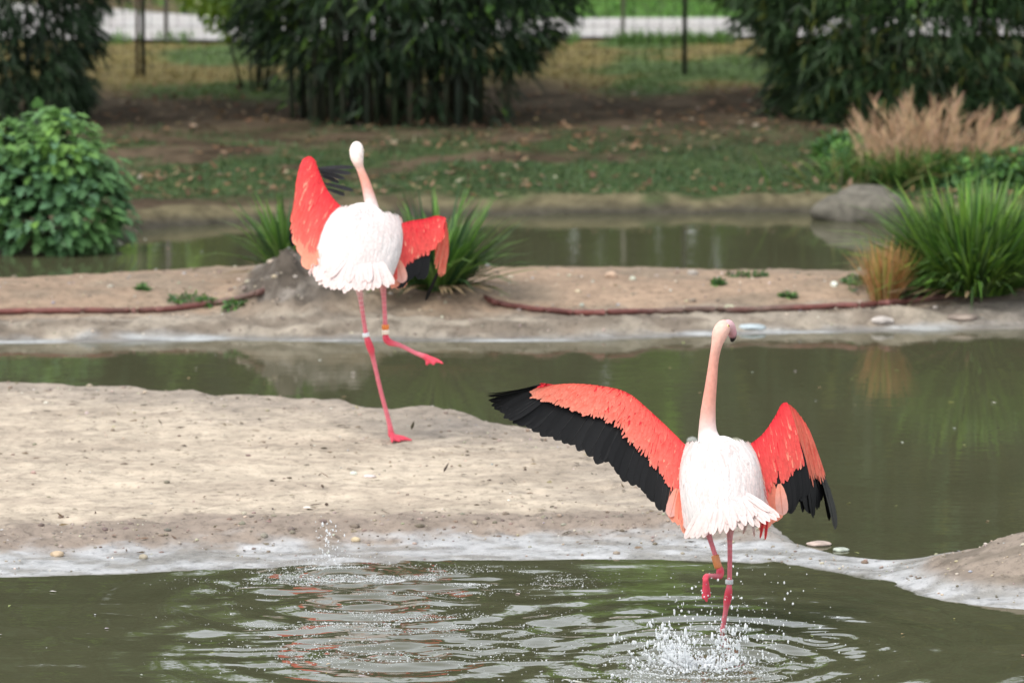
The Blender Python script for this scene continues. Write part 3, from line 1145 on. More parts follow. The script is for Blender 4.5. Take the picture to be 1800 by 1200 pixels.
# ------------------------------------------------------------------ plume grass and undergrowth on the far bank
def plume_grass():
    global rng
    rng = np.random.default_rng(301)
    c = GB(1625, 318)
    c[2] = zbank(c[0], c[1])
    root = thing('plume_grass', c, 'tan plumed ornamental grass above the boulder on the far bank', 'grass clump')
    shapes = []
    for k in range(5):
        mb = MB()
        n = 46
        t = np.linspace(.22, 1, n)
        bend = .10 + .12 * rng.uniform()
        bx = np.stack([t, np.zeros(n), -bend * t ** 2.5], 1)
        out = np.stack([np.ones(n) * .9, .35 * rng.normal(size=n), .35 * rng.normal(size=n)], 1)
        cc = rvar((.47, .32, .205), n, .14)
        scatter(mb, T_BLADE, bx, out, rdir(n), rng.uniform(.10, .26, n), .0048, cc, cc * 1.2, droop=.1)
        p = np.stack([np.linspace(0, 1, 8), np.zeros(8), -bend * np.linspace(0, 1, 8) ** 2.5], 1)
        mb.add(*tube(p, np.linspace(.004, .0015, 8), 5), (.25, .20, .10))
        me = mb.mesh('plume')
        me.materials.append(M_DRY)
        shapes.append(me)
    for k in range(115):
        sx = rng.uniform(-.46, .50)
        b = c + np.array([sx * .8, rng.uniform(-.25, .25), 0.0])
        lean = sx * .85 + rng.normal() * .24
        if k % 3 == 0:
            lean += .35
        L = (.53 - .11 * abs(sx)) * rng.uniform(.58, 1.12)
        leaf_object('plume', shapes[k % 5], b, (lean, rng.normal() * .25 - .1, 1.0), (rng.normal(), rng.normal(), .2), L, L, root, M_DRY)
    mb = MB()
    n = 1500
    b = c + np.stack([rng.normal(size=n) * .32 + .08, rng.uniform(-.42, .1, n), np.zeros(n)], 1)
    d = np.stack([rng.normal(size=n) * .5, rng.normal(size=n) * .4 - .15, np.ones(n)], 1)
    cc = rvar(np.array([(.06, .13, .025), (.09, .17, .03), (.16, .17, .05)])[rng.integers(3, size=n)], n, .2)
    scatter(mb, T_BLADE, b, d, rdir(n), rng.uniform(.22, .48, n), .008, cc * .7, cc, droop=.35)
    mb.build('grass_blades', M_BLADE, root, kind='stuff')


plume_grass()


def undergrowth(name, spots, seed, leafL, leafW, cols, n_per, kind_h, mat=None):
    global rng
    rng = np.random.default_rng(seed)
    mb = MB()
    for (c, rx, ry, h) in spots:
        n = n_per
        q = rdir(n)
        q[:, 2] = np.abs(q[:, 2])
        b = np.array(c) + q * np.array([rx, ry, h]) * rng.uniform(.4, 1.0, (n, 1)) ** .6
        d = q * np.array([1, 1, .3]) + .5 * rng.normal(size=(n, 3))
        cc = rvar(np.array(cols)[rng.integers(len(cols), size=n)], n, .2)
        scatter(mb, T_LEAF, b, d, q + np.array([0, 0, .8]), leafL * rng.uniform(.7, 1.3, n), leafW, cc * .8, cc, droop=.2)
    return mb.build(name, M_LEAF, kind='stuff')


def bk(px, py):
    p = GB(px, py)
    p[2] = zbank(p[0], p[1])
    return p


undergrowth('undergrowth', [(bk(1505, 300), .26, .3, .24), (bk(1560, 318), .3, .25, .22), (bk(1665, 326), .3, .25, .22), (bk(1735, 335), .28, .22, .24), (bk(1800, 330), .35, .25, .28), (bk(1480, 275), .22, .2, .18)],
            401, .055, .016, [(.07, .16, .035), (.10, .23, .04), (.06, .14, .055)], 480, .2)
undergrowth('weeds', [(isl(330, 529), .11, .09, .035), (isl(365, 534), .06, .06, .03), (isl(415, 541), .07, .05, .03), (isl(1312, 487), .12, .06, .035), (isl(1535, 506), .16, .12, .06), (isl(1590, 512), .14, .1, .07), (isl(1500, 498), .07, .06, .04),
                      (isl(1262, 500), .03, .03, .02), (isl(1385, 522), .04, .03, .015), (isl(250, 510), .03, .03, .01)],
            402, .04, .009, [(.08, .17, .04), (.11, .22, .05), (.06, .13, .045)], 110, .05)


# grass blades of the bank and lawn
def bank_grass():
    global rng
    rng = np.random.default_rng(501)
    mb = MB()
    n = 26000
    x = rng.uniform(-4.6, 4.9, n)
    y = rng.uniform(39.95, 44.6, n)
    g = grass_mask(x, y)
    z, sd = bank_height(x, y)
    k = (rng.uniform(size=n) < g) & (sd > .25)
    x, y, z = x[k], y[k], z[k]
    m = len(x)
    cl = fbm(x * 1.5, y * 1.5, 3, 19)[:, None]
    cc = rvar((.050, .092, .032), m, .2) * (.6 + .9 * cl)
    scatter(mb, T_TRI, np.stack([x, y, z - .005], 1), np.stack([.5 * rng.normal(size=m), .5 * rng.normal(size=m), np.ones(m)], 1), rdir(m), rng.uniform(.03, .075, m), .006, cc * .8, cc * 1.2, droop=.3)
    n = 9000
    x = rng.uniform(-5.4, 5.8, n)
    y = rng.uniform(45.8, 49.9, n)
    dg = ss(46.0, 47.6, y + (fbm(x * .9, y * .9, 5, 11) - .5) * 2.4)
    k = rng.uniform(size=n) < dg
    x, y = x[k], y[k]
    m = len(x)
    z, sd = bank_height(x, y)
    pat = ss(.48, .62, fbm(x * .9, y * .9, 5, 11))[:, None]
    cc = rvar((.20, .165, .06), m, .2) * (1 - pat) + rvar((.09, .15, .035), m, .2) * pat
    scatter(mb, T_TRI, np.stack([x, y, z - .005], 1), np.stack([.6 * rng.normal(size=m), .6 * rng.normal(size=m), np.ones(m)], 1), rdir(m), rng.uniform(.04, .10, m), .008, cc * .8, cc * 1.1, droop=.3)
    # taller grass at the verge of the path
    n = 1300
    px = np.where(rng.uniform(size=n) < .6, rng.uniform(1000, 1290, n), rng.uniform(190, 470, n))
    P = np.array([GB(a, b) for a, b in zip(px, 75 + rng.normal(size=n) * 2.2)])
    keep = rng.uniform(size=n) < ss(.42, .62, fbm(P[:, 0] * 3, P[:, 1] * 0, 3, 5))
    P = P[keep]
    m = len(P)
    cc = rvar((.10, .20, .04), m, .2)
    scatter(mb, T_TRI, P, np.stack([.35 * rng.normal(size=m), .3 * rng.normal(size=m), np.ones(m)], 1), rdir(m), rng.uniform(.06, .18, m), .007, cc * .8, cc, droop=.2)
    n = 9000
    x = rng.uniform(-5.5, 6, n)
    y = rng.uniform(52.0, 57.5, n)
    k = (x > -2.6) | (rng.uniform(size=n) < .15)
    x, y = x[k], y[k]
    m = len(x)
    z, sd = bank_height(x, y)
    cc = rvar((.095, .19, .04), m, .15)
    scatter(mb, T_TRI, np.stack([x, y, z - .005], 1), np.stack([.4 * rng.normal(size=m), .4 * rng.normal(size=m), np.ones(m)], 1), rdir(m), rng.uniform(.10, .22, m), .011, cc * .8, cc * 1.1, droop=.3)
    mb.build('grass', M_BLADE, kind='stuff')
    # fallen leaves
    mb = MB()
    n = 4200
    x = rng.uniform(-4.8, 5.2, n)
    y = 40.1 + rng.uniform(0, 1, n) ** 1.2 * 7.0
    k = fbm(x * 1.2, y * 1.6, 4, 91) > .44
    x, y = x[k], y[k]
    m = len(x)
    z, sd = bank_height(x, y)
    x, y, z = x[sd > .2], y[sd > .2], z[sd > .2]
    m = len(x)
    cols = np.array([(.24, .15, .085), (.30, .21, .13), (.17, .10, .055), (.38, .32, .24), (.12, .075, .045)])
    cc = rvar(cols[rng.choice(5, size=m, p=[.3, .22, .25, .05, .18])], m, .15)
    d = rdir(m)
    d[:, 2] *= .25
    scatter(mb, T_LEAF, np.stack([x, y, z + .018], 1), d, rdir(m) * .45 + np.array([0, -.2, 1.0]), rng.uniform(.035, .085, m), rng.uniform(.009, .019, m), cc * .8, cc * .8, droop=-.1)
    mb.build('fallen_leaves', M_DRY, kind='stuff')


bank_grass()


# ------------------------------------------------------------------ stones
def stone_geo(seed, sub=3, rough=.25):
    bm = bmesh.new()
    bmesh.ops.create_icosphere(bm, subdivisions=sub, radius=1)
    V = np.array([v.co[:] for v in bm.verts])
    Fc = np.array([[v.index for v in f.verts] for f in bm.faces])
    bm.free()
    r = 1 + rough * ((fbm(V[:, 0] * 1.7 + seed, V[:, 1] * 1.7 + V[:, 2], 4, seed) - .5) * 2) + rough * .35 * (fbm(V[:, 1] * 4 + seed, V[:, 2] * 4 - V[:, 0], 3, seed + 5) - .5)
    return V * r[:, None], Fc


def stone(name, c, size, col, label, seed, group=None, cat='stone', rough=.25):
    V, Fc = stone_geo(seed, 3, rough)
    V = V * np.array(size) + np.array(c)
    cc = rvar(col, 1, .0)[0] * (.75 + .5 * fbm(V[:, 0] * 20, V[:, 2] * 20 + V[:, 1] * 20, 4, seed))[:, None]
    mb = MB().add(V, [Fc], cc)
    mb.build(name, M_STONE, label=label, cat=cat, group=group)


b = bk(1512, 364)
stone('boulder', (b[0], b[1] + .14, .05), (.30, .26, .155), (.125, .108, .085), 'broad grey brown boulder at the far waterline below the plume grass', 3, cat='boulder', rough=.55)
b = G(172, 440)
stone('ledge_stone', (b[0], b[1] + .10, .03), (.15, .10, .03), (.32, .29, .25), 'flat grey ledge stone in the water under the broad leaved shrub', 6, None, 'stone', .12)
for (px, py, w, h, col, lab) in ((1075, 487, .038, .026, (.34, .27, .20), 'tan stone on the back edge of the island in mid strip'),
                                     (1218, 483, .032, .024, (.33, .31, .29), 'grey stone on the back edge of the island above the near flamingo'),
                                     (1467, 503, .022, .018, (.62, .60, .57), 'small white stone on the island left of the orange grass'),
                                     (1283, 543, .030, .020, (.44, .36, .27), 'pale stone lying just behind the hose'),
                                     (1112, 492, .020, .016, (.40, .35, .29), 'small pale stone beside the tan stone on the island')):
    p = isl(px, py)
    stone('island_stone', (p[0], p[1], p[2] + h * .3), (w, w * .8, h), col, lab, px, 'stones on the island')
for (px, py, w, h, col, lab, sd) in ((1322, 577, .09, .018, (.44, .44, .44), 'long white stone at the island waterline right of the flamingo head', 11),
                                     (1692, 560, .09, .022, (.28, .245, .20), 'rounded tan stone in the island bank under the hose end', 12),
                                     (1552, 565, .07, .024, (.42, .40, .37), 'flat pale stone at the island waterline below the orange grass', 13)):
    p = isl(px, py)
    stone('shore_stone', (p[0], p[1], p[2] + h * .2), (w, w * .7, h), col, lab, sd, 'stones at the island waterline')
for (px, py, w, h, col, lab, sd) in ((1217, 778, .030, .022, (.27, .26, .24), 'grey stone behind the near flamingo, left of its neck', 21),
                                     (1293, 782, .042, .026, (.26, .24, .19), 'brown stone behind the near flamingo, right of its neck', 22),
                                     (1082, 0, 0, 0, None, None, 0),
                                     (1440, 957, .055, .013, (.36, .31, .28), 'flat pinkish stone in the water behind the wet spit', 23),
                                     (1478, 967, .04, .010, (.40, .40, .39), 'flat white stone in the water at the wet spit', 24)):
    if col is None:
        continue
    p = G(px, py)
    zz = max(0, zsand(p[0], p[1]))
    stone('water_stone', (p[0], p[1], zz + h * .35), (w, w * .9, h), col, lab, sd, 'stones by the wet spit')
for (px, py, w, h, col, lab, sd) in ((622, 834, .017, .010, (.60, .58, .55), 'white pebble on the open sand, left of a flat white pebble', 31),
                                     (650, 838, .030, .008, (.60, .57, .52), 'flat white pebble on the open sand below the raised foot', 32),
                                     (637, 777, .014, .010, (.48, .40, .30), 'tan pebble just left of the planted foot of the flamingo', 33),
                                     (625, 936, .022, .014, (.47, .38, .28), 'tan pebble in the gritty rim below the white pebbles', 34),
                                     (252, 963, .020, .014, (.35, .29, .24), 'brown pebble in the gritty rim of the sandbank', 35),
                                     (100, 958, .030, .016, (.36, .28, .21), 'large brown pebble in the gritty rim at the far left', 36),
                                     (540, 893, .020, .007, (.58, .55, .50), 'flat whitish pebble on the pale sand above the rim', 37)):
    p = G(px, py, .06)
    p[2] = zsand(p[0], p[1])
    stone('pebble', (p[0], p[1], p[2] + h * .4), (w, w * .8, h), col, lab, sd, 'larger pebbles on the sandbank')


def pebbles():
    global rng
    rng = np.random.default_rng(601)
    geos = [stone_geo(k, 1, .35) for k in range(6)]

    def lay(mb, x, y, z, r, cols, flat):
        for i in range(len(x)):
            V, Fc = geos[i % 6]
            a = rng.uniform(0, 6.28)
            R = np.array([[math.cos(a), -math.sin(a), 0], [math.sin(a), math.cos(a), 0], [0, 0, 1]])
            mb.add((V * np.array([1, .7, flat]) * r[i]) @ R.T + np.array([x[i], y[i], z[i] + r[i] * .2]), [Fc], cols[i])
    pal = np.array([(.30, .25, .20), (.22, .18, .14), (.42, .36, .28), (.55, .51, .45), (.15, .12, .09), (.30, .29, .29)])
    mb = MB()
    n = 9500
    x, y = rng.uniform(-2.7, 2.8, n), rng.uniform(25.2, 31.9, n)
    z, dn, df, ins, m, wob = sand_height(x, y)
    dens = .11 + .75 * np.exp(-((dn - .7) / .28) ** 2) + .5 * (df < .6) + .5 * (m > .03) + .25 * ss(.55, .7, fbm(x * 2, y * 2, 3, 77)) + .35 * ss(.3, 1.0, x)
    k = ins & (np.minimum(dn, df) > .04) & (rng.uniform(size=n) < dens)
    x, y, z = x[k], y[k], z[k]
    n = len(x)
    lay(mb, x, y, z, np.clip(rng.lognormal(math.log(.0048), .5, n), .0025, .02), rvar(pal[rng.choice(6, size=n, p=[.3, .25, .2, .07, .13, .05])], n, .12), .5)
    # clods of mud along the gritty rim
    n = 2600
    x, y = rng.uniform(-2.7, 1.6, n), rng.uniform(25.4, 29.2, n)
    z, dn, df, ins, m, wob = sand_height(x, y)
    k = ins & (df > .4) & (rng.uniform(size=n) < np.exp(-((dn + wob * .4 - .72) / .2) ** 2))
    x, y, z = x[k], y[k], z[k]
    n = len(x)
    lay(mb, x, y, z - .003, np.clip(rng.lognormal(math.log(.011), .45, n), .004, .028), rvar((.20, .165, .135), n, .2), .5)
    n = 2600
    x, y = rng.uniform(-3.1, 3.2, n), rng.uniform(33.9, 36.2, n)
    z, df, db, ins, m, wob = island_height(x, y)
    k = ins & (z > .015) & (rng.uniform(size=n) < .4 + .6 * (m > .1))
    x, y, z = x[k], y[k], z[k]
    n = len(x)
    lay(mb, x, y, z, np.clip(rng.lognormal(math.log(.008), .5, n), .004, .028), rvar(pal[rng.choice(6, size=n, p=[.3, .25, .22, .06, .12, .05])], n, .12), .55)
    mb.build('pebbles', M_STONE, kind='stuff')
    # dark bits of dry debris lying on the sand
    mb = MB()
    n = 650
    x, y = rng.uniform(-2.7, 1.4, n), rng.uniform(26.6, 31.5, n)
    z, dn, df, ins, m, wob = sand_height(x, y)
    k = ins & (np.minimum(dn, df) > .15) & (fbm(x * 1.8, y * 1.8, 3, 88) > .44)
    x, y, z = x[k], y[k], z[k]
    n = len(x)
    d = rdir(n)
    d[:, 2] *= .1
    d[:, 1] *= .6
    cc = rvar(np.array([(.12, .09, .06), (.18, .14, .09), (.07, .055, .04)])[rng.integers(3, size=n)], n, .2)
    scatter(mb, T_LEAF, np.stack([x, y, z + .004], 1), d, np.tile([0, 0, 1.0], (n, 1)) + .3 * rng.normal(size=(n, 3)), rng.uniform(.015, .06, n), rng.uniform(.003, .009, n), cc, cc)
    mb.build('plant_debris', M_DRY, kind='stuff')


pebbles()


# ------------------------------------------------------------------ hose and branch
def make_hose():
    pts = []
    for px, py in crom([(-60, 553), (60, 552), (190, 551), (280, 549), (350, 542), (410, 531), (460, 520)], 22):
        p = isl(px, py)
        pts.append((p[0], p[1], p[2] + .016))
    for px, D in ((540, 35.30), (640, 35.42), (760, 35.38)):
        p = W(px, 500, D)
        pts.append((p[0], D, zisl(p[0], D) + .012))
    for px, py in crom([(862, 534), (910, 544), (985, 553), (1080, 554), (1200, 551), (1330, 549), (1450, 545), (1560, 538), (1640, 530), (1706, 519)], 34):
        p = isl(px, py)
        pts.append((p[0], p[1], p[2] + .016))
    pts[-1] = tuple(np.array(pts[-1]) + (0, 0, .015))
    P = crom(pts, 260)
    V, Fc = tube(P, np.full(260, .0165), 10)
    cc = mix((.105, .040, .034), (.17, .055, .045), fbm(V[:, 0] * 4, V[:, 0] * 0, 3, 6))
    cc = mix(cc, np.tile([.12, .075, .06], (len(V), 1)), ss(.5, .7, fbm(V[:, 0] * 2, V[:, 0] * 0 + 3, 3, 16)))
    MB().add(V, Fc, cc).build('hose', M_RUBBER, label='dull red hose lying along the island strip', cat='hose')
    a, b_ = isl(1722, 512), isl(1792, 505)
    P = crom([a + (0, 0, .01), a * .5 + b_ * .5 + (0, .02, .05), b_ + (.05, .1, .12)], 12)
    V, Fc = tube(P, np.linspace(.02, .012, 12), 8)
    MB().add(V, Fc, (.20, .16, .11)).build('branch', M_WOOD, label='bare brown branch lying under the big grass clump', cat='branch')


make_hose()


def floating_bits():
    global rng
    rng = np.random.default_rng(808)
    mb = MB()
    n = 130
    px, py = rng.uniform(-40, 1840, n), rng.uniform(400, 1190, n)
    P = np.array([G(a, b) for a, b in zip(px, py)])
    z, dn, df, ins, m, wob = sand_height(P[:, 0], P[:, 1])
    z2, df2, db2, ins2, m2, w2 = island_height(P[:, 0], P[:, 1])
    P = P[~ins & ~ins2]
    P[:, 2] = water_height(P[:, 0], P[:, 1]) + .004
    n = len(P)
    cc = rvar(np.array([(.55, .55, .55), (.40, .30, .18), (.30, .33, .12), (.60, .58, .52)])[rng.integers(4, size=n)], n, .15)
    d = rdir(n)
    d[:, 2] *= .1
    scatter(mb, T_LEAF, P, d, np.tile([0, 0, 1.0], (n, 1)), rng.uniform(.012, .04, n), rng.uniform(.004, .009, n), cc, cc)
    mb.build('floating_bits', M_DRY, kind='stuff')


floating_bits()


# ================================================================== FLAMINGOS
RED = np.array([.70, .036, .052])
REDL = np.array([.75, .080, .078])
ORG = np.array([.78, .16, .10])
SAL = np.array([.82, .33, .23])
PINK = np.array([.75, .44, .39])
WHITE = np.array([.75, .71, .695])
LEG = np.array([.62, .145, .185])
LEGR = np.array([.60, .060, .095])
BLACK = np.array([.0045, .0045, .005])


class Wing:
    """surface from leading edge L(u) to trailing edge T(u)"""

    def __init__(self, st, Y, camber=.03):
        rows = []
        for (lx, ly, ld, tx, ty, td, vb) in st:
            rows.append(np.concatenate([W(lx, ly, Y + ld), W(tx, ty, Y + td), [vb]]))
        self.R = crom(rows, 200)
        self.camber = camber

    round = 0.0

    def raw(self, u, v):
        k = np.clip(u, 0, 1) * 199
        i = np.clip(np.floor(k).astype(int), 0, 198)
        f = (k - i)[:, None]
        r = self.R[i] * (1 - f) + self.R[i + 1] * f
        return r[:, :3] * (1 - v[:, None]) + r[:, 3:6] * v[:, None], r

    def S(self, u, v, h=0.0):
        u, v = np.asarray(u, float), np.asarray(v, float)
        e = .01
        p, r = self.raw(u, v)
        pu, _ = self.raw(np.minimum(u + e, 1), v)
        pm, _ = self.raw(np.maximum(u - e, 0), v)
        pv = r[:, 3:6] - r[:, :3]
        n = nrm(np.cross(pu - pm, pv))
        n = n * np.where(n[:, 1:2] > 0, -1, 1)
        ch = np.linalg.norm(pv, axis=1, keepdims=True)
        bulge = (1 - self.round * np.clip(2 * u - 1, -1, 1) ** 2)[:, None] * self.camber * ch * 4 * (np.clip(v, 0, 1) * (1 - np.clip(v, 0, 1)))[:, None] * (1.2 - .4 * v)[:, None]
        return p + n * (bulge + np.asarray(h).reshape(-1, 1)), n, ch[:, 0], r[:, 6]

    def slab(self, mb, col, vmax=.8, th=.012, nu=40, nv=10):
        u = np.repeat(np.linspace(0, 1, nu), nv)
        v = np.tile(np.linspace(0, 1, nv), nu)
        _, r = self.raw(u, v)
        vv = v * r[:, 6] * vmax
        thick = th * np.sqrt(np.clip(np.sin(np.pi * np.clip(v * .86 + .08, 0, 1)), 0, 1))
        a, n, _, _ = self.S(u, vv, 0)
        top, bot = a, a - n * (thick[:, None] * 1.6)
        g = grid_faces(nu, nv)
        mb.add(np.concatenate([top, bot]), [g, g[:, ::-1] + nu * nv, side_faces(nu, nv)], col)


def side_faces(nu, nv):
    o = nu * nv
    ring = [i * nv for i in range(nu)] + [(nu - 1) * nv + j for j in range(1, nv)] + [i * nv + nv - 1 for i in range(nu - 2, -1, -1)] + [j for j in range(nv - 2, 0, -1)]
    return np.array([(a, b, b + o, a + o) for a, b in zip(ring, ring[1:] + ring[:1])])


def feather_obj(name, base, tip, nor, wd, c0, c1, mat, parent, curve=.05, edge=None, barb=True):
    """one feather: vane with rachis, gently curved"""
    mb = MB()
    d = np.asarray(tip) - np.asarray(base)
    L = np.linalg.norm(d)
    tv, tf = T_FEATH
    tv = tv.copy()
    n = np.asarray(nor, float)
    dd = d / L
    n = n - dd * (n @ dd)
    n = n / np.linalg.norm(n)
    s = np.cross(dd, n)
    V = np.asarray(base) + np.outer(tv[:, 0] * L, dd) + np.outer(tv[:, 1] * wd, s) + np.outer(tv[:, 2] * wd + curve * L * np.sin(np.pi * tv[:, 0]), n)
    C = np.asarray(c0)[None] * (1 - tv[:, :1]) + np.asarray(c1)[None] * tv[:, :1]
    if edge is not None:
        k = np.abs(tv[:, 1:2]) * .6
        C = C * (1 - k) + np.asarray(edge) * k
    mb.add(V, tf, C)
    p = np.asarray(base) + np.outer(np.linspace(0, .96, 5) * L, dd) + np.outer(curve * L * np.sin(np.pi * np.linspace(0, .96, 5)) + .0008, n)
    mb.add(*tube(p, np.linspace(.0022, .0006, 5), 4), np.asarray(c0) * .9 + .02)
    return mb.build(name, mat, parent)


def follow(mb, wg, u0, v0, u1, v1, h0, h1, wd, c0, c1, prof=(.45, .9, 1, .95, .7, .12), ts=(0, .22, .48, .74, .92, 1)):
    """feathers that hug a surface from (u0, v0) to (u1, v1), lifting from h0 to h1"""
    P, Nn = [], []
    for t in ts:
        p, n, _, _ = wg.S(np.clip(u0 + (u1 - u0) * t, 0, 1), v0 + (v1 - v0) * t, h0 + (h1 - h0) * t)
        P.append(p)
        Nn.append(n)
    P, Nn = np.array(P), np.array(Nn)
    D = nrm(np.gradient(P, axis=0))
    Sd = np.cross(D, Nn)
    K, N = P.shape[:2]
    V = np.zeros((N, K, 2, 3))
    C = np.zeros((N, K, 2, 3))
    for k in range(K):
        o = Sd[k] * (wd * prof[k])[:, None]
        V[:, k, 0], V[:, k, 1] = P[k] - o, P[k] + o
        C[:, k] = (c0 * (1 - ts[k]) + c1 * ts[k])[:, None]
    q = np.array([(2 * k, 2 * k + 1, 2 * k + 3, 2 * k + 2) for k in range(K - 1)])
    off = (np.arange(N) * K * 2)[:, None, None]
    mb.add(V.reshape(-1, 3), [(q[None] + off).reshape(-1, 4)], C.reshape(-1, 3))


def coverts(mb, wg, rows, colf, seed, lift=.0016):
    """rows: (v as fraction of vb, count, length as fraction of vb*chord, width m), spread loosely between the rows"""
    r = np.random.default_rng(seed)
    step = abs(rows[0][0] - rows[-1][0]) / max(1, len(rows) - 1)
    for (vf, cnt, lf, wd) in rows:
        cnt = int(cnt * 3.6)
        u = r.uniform(0, 1, cnt)
        _, rr = wg.raw(u, u * 0)
        vb = rr[:, 6]
        vfr = np.clip(vf + step * r.uniform(-.5, .5, cnt), 0, 1)
        v0 = vfr * vb
        v1 = v0 + lf * 1.35 * vb * r.uniform(.7, 1.25, cnt)
        v1 = np.minimum(v1, vb * (1 + .035 * r.normal(size=cnt) + .03 * np.sin(u * 90)))
        h0 = lift * (.30 + (1 - vfr) * .4)
        c0, c1 = colf(u, vfr, r, cnt)
        follow(mb, wg, u, v0, u + .012 * r.normal(size=cnt), v1, h0, h0 + lift * (.15 + .35 * vfr) * r.uniform(.2, 1.5, cnt), wd * .38 * r.uniform(.6, 1.4, cnt), c0, c1)


def mantle_plumes(mb, wg, n, seed, pink):
    """long soft back and flank plumes running from the shoulders to the tail"""
    r = np.random.default_rng(seed)
    u = r.uniform(0, 1, n)
    v0 = r.uniform(-.02, .86, n)
    v1 = np.minimum(v0 + r.uniform(.18, .46, n), 1.04)
    h0 = (1 - v0) * .004 + .001
    side = np.abs(u - .5) * 2
    streak = fbm(u * 9, v0 * 2.2, 3, seed)
    pk = np.clip(pink * (.25 + .75 * ss(.25, .85, side)) * (ss(.46, .66, streak) * .8 + .5 * r.uniform(size=n) ** 3) + .50 * ss(.50, 1, side) * r.uniform(.2, 1.2, n) + .25 * ss(.6, 1, v0) * r.uniform(0, 1, n), 0, .9)
    c = np.tile(WHITE, (n, 1)) * (1 - pk[:, None]) + PINK * pk[:, None]
    sc = (ss(.84, 1.0, side) * (1 - ss(.55, .95, v0)) * r.uniform(.3, 1, n))[:, None]
    c = c * (1 - sc) + SAL * sc
    c = np.clip(c * (1 + .08 * r.normal(size=(n, 1))), 0, .9)
    sw = (u - .5) * .10 + .035 * r.normal(size=n)
    # loose plumes that break the outline at the flanks
    for e in (0, 1):
        m = 170
        ue = r.uniform(0, .07, m) if e == 0 else r.uniform(.93, 1, m)
        ve = r.uniform(.0, .95, m)
        p, nn, _, _ = wg.S(ue, ve, .001)
        p2, _, _, _ = wg.S(ue, np.minimum(ve + .15, 1.05), .001)
        dd = nrm(p2 - p) + np.array([(-1 if e == 0 else 1) * .22, 0, 0]) + .10 * r.normal(size=(m, 3))
        ce = WHITE * (.55) + PINK * .45
        scatter(mb, T_PLUME, p, dd, nn, r.uniform(.025, .06, m), .0042, ce * r.uniform(.9, 1.08, (m, 1)), ce, droop=.15)
    follow(mb, wg, u, v0, u + sw, v1, h0, h0 + .0016 * r.uniform(-.3, 1.6, n), .0042 * r.uniform(.4, 1.6, n), c, c)


def flights(wg, n, parent, u0, u1, colf, mat, start=.55, wmul=.95, seed=1, curve=.03, name='flight_feather', vend=1.0, jit=.03):
    r = np.random.default_rng(seed)
    us = np.linspace(u0, u1, n)
    _, rr = wg.raw(us, us * 0)
    v0 = rr[:, 6] * start
    v1 = np.full(n, vend) * (1 + jit * r.normal(size=n))
    a, na, ch, _ = wg.S(us, v0, -.006 - .0009 * np.arange(n) * (1 if us[0] < us[-1] else -1))
    b, nb, _, _ = wg.S(np.clip(us + .004 * r.normal(size=n), 0, 1), v1, -.004 - .0009 * np.arange(n))
    sp = np.linalg.norm(np.gradient(b, axis=0), axis=1)
    for i in range(n):
        c0, c1 = colf(us[i], r)
        feather_obj(name, a[i], b[i], na[i], max(.010, sp[i] * wmul), c0, c1, mat, parent, curve)


def remesh(parts, voxel, name):
    """parts: list of (V, faces) -> one continuous skin"""
    mb = MB()
    for V, Fc in parts:
        mb.add(V, Fc, (1, 1, 1))
    me = mb.mesh(name + '_cage')
    o = bpy.data.objects.new(name + '_cage', me)
    COL.objects.link(o)
    md = o.modifiers.new('r', 'REMESH')
    md.mode = 'VOXEL'
    md.voxel_size = voxel
    sm = o.modifiers.new('s', 'SMOOTH')
    sm.factor = .5
    sm.iterations = 4
    dg = bpy.context.evaluated_depsgraph_get()
    ev = o.evaluated_get(dg)
    m2 = bpy.data.meshes.new_from_object(ev)
    m2.name = name
    bpy.data.objects.remove(o)
    bpy.data.meshes.remove(me)
    return m2


def web_foot(ankle, toes, th=.006):
    """webbed foot: toes as tapering tubes with a thin web between them"""
    parts = []
    for t in toes:
        mid = (ankle + t) / 2 + np.array([0, 0, .006])
        parts.append(tube(crom([ankle, mid, t], 8), np.linspace(.0125, .0065, 8), 8))
    for a, b in zip(toes[:-1], toes[1:]):
        A, B = ankle * .12 + a * .88, ankle * .12 + b * .88
        M = (A + B) / 2 * .86 + ankle * .14
        top = np.array([ankle, A, M, B])
        n = np.cross(A - ankle, B - ankle)
        n = n / np.linalg.norm(n) * th
        V = np.concatenate([top + n, top - n])
        T = [(0, 1, 2), (0, 2, 3), (4, 6, 5), (4, 7, 6)]
        Q = [(0, 4, 5, 1), (1, 5, 6, 2), (2, 6, 7, 3), (3, 7, 4, 0)]
        parts.append((V, [np.array(T), np.array(Q)]))
    return parts


def paint_body(me, samples):
    """colour each vertex from the nearest centre-line sample (pos, colour, radius)"""
    V = np.empty(len(me.vertices) * 3, np.float32)
    me.vertices.foreach_get('co', V)
    V = V.reshape(-1, 3).astype(float)
    P = np.array([s[0] for s in samples])
    Cc = np.array([s[1] for s in samples])
    R = np.array([s[2] for s in samples])
    out = np.zeros((len(V), 3))
    for i in range(0, len(V), 4000):
        d = np.linalg.norm(V[i:i + 4000, None] - P[None], axis=2) / R[None]
        w = 1 / (d ** 6 + 1e-4)
        out[i:i + 4000] = (w[..., None] * Cc[None]).sum(1) / w.sum(1, keepdims=True)
    k = .92 + .16 * fbm(V[:, 0] * 60, V[:, 2] * 60 + V[:, 1] * 40, 3, 5)
    out = np.clip(out * k[:, None], 0, .9)
    at = me.color_attributes.new('Col', 'FLOAT_COLOR', 'POINT')
    c4 = np.ones((len(V), 4), np.float32)
    c4[:, :3] = out
    at.data.foreach_set('color', c4.ravel())
    me.polygons.foreach_set('use_smooth', np.ones(len(me.polygons), bool))
    return V


def limb(rows, Y, n=40, seg=14):
    """rows: (px, py, dY, rx, ry)"""
    pts = crom([np.concatenate([W(a, b, Y + c), [d, e]]) for a, b, c, d, e in rows], n)
    return pts[:, :3], pts[:, 3:5]


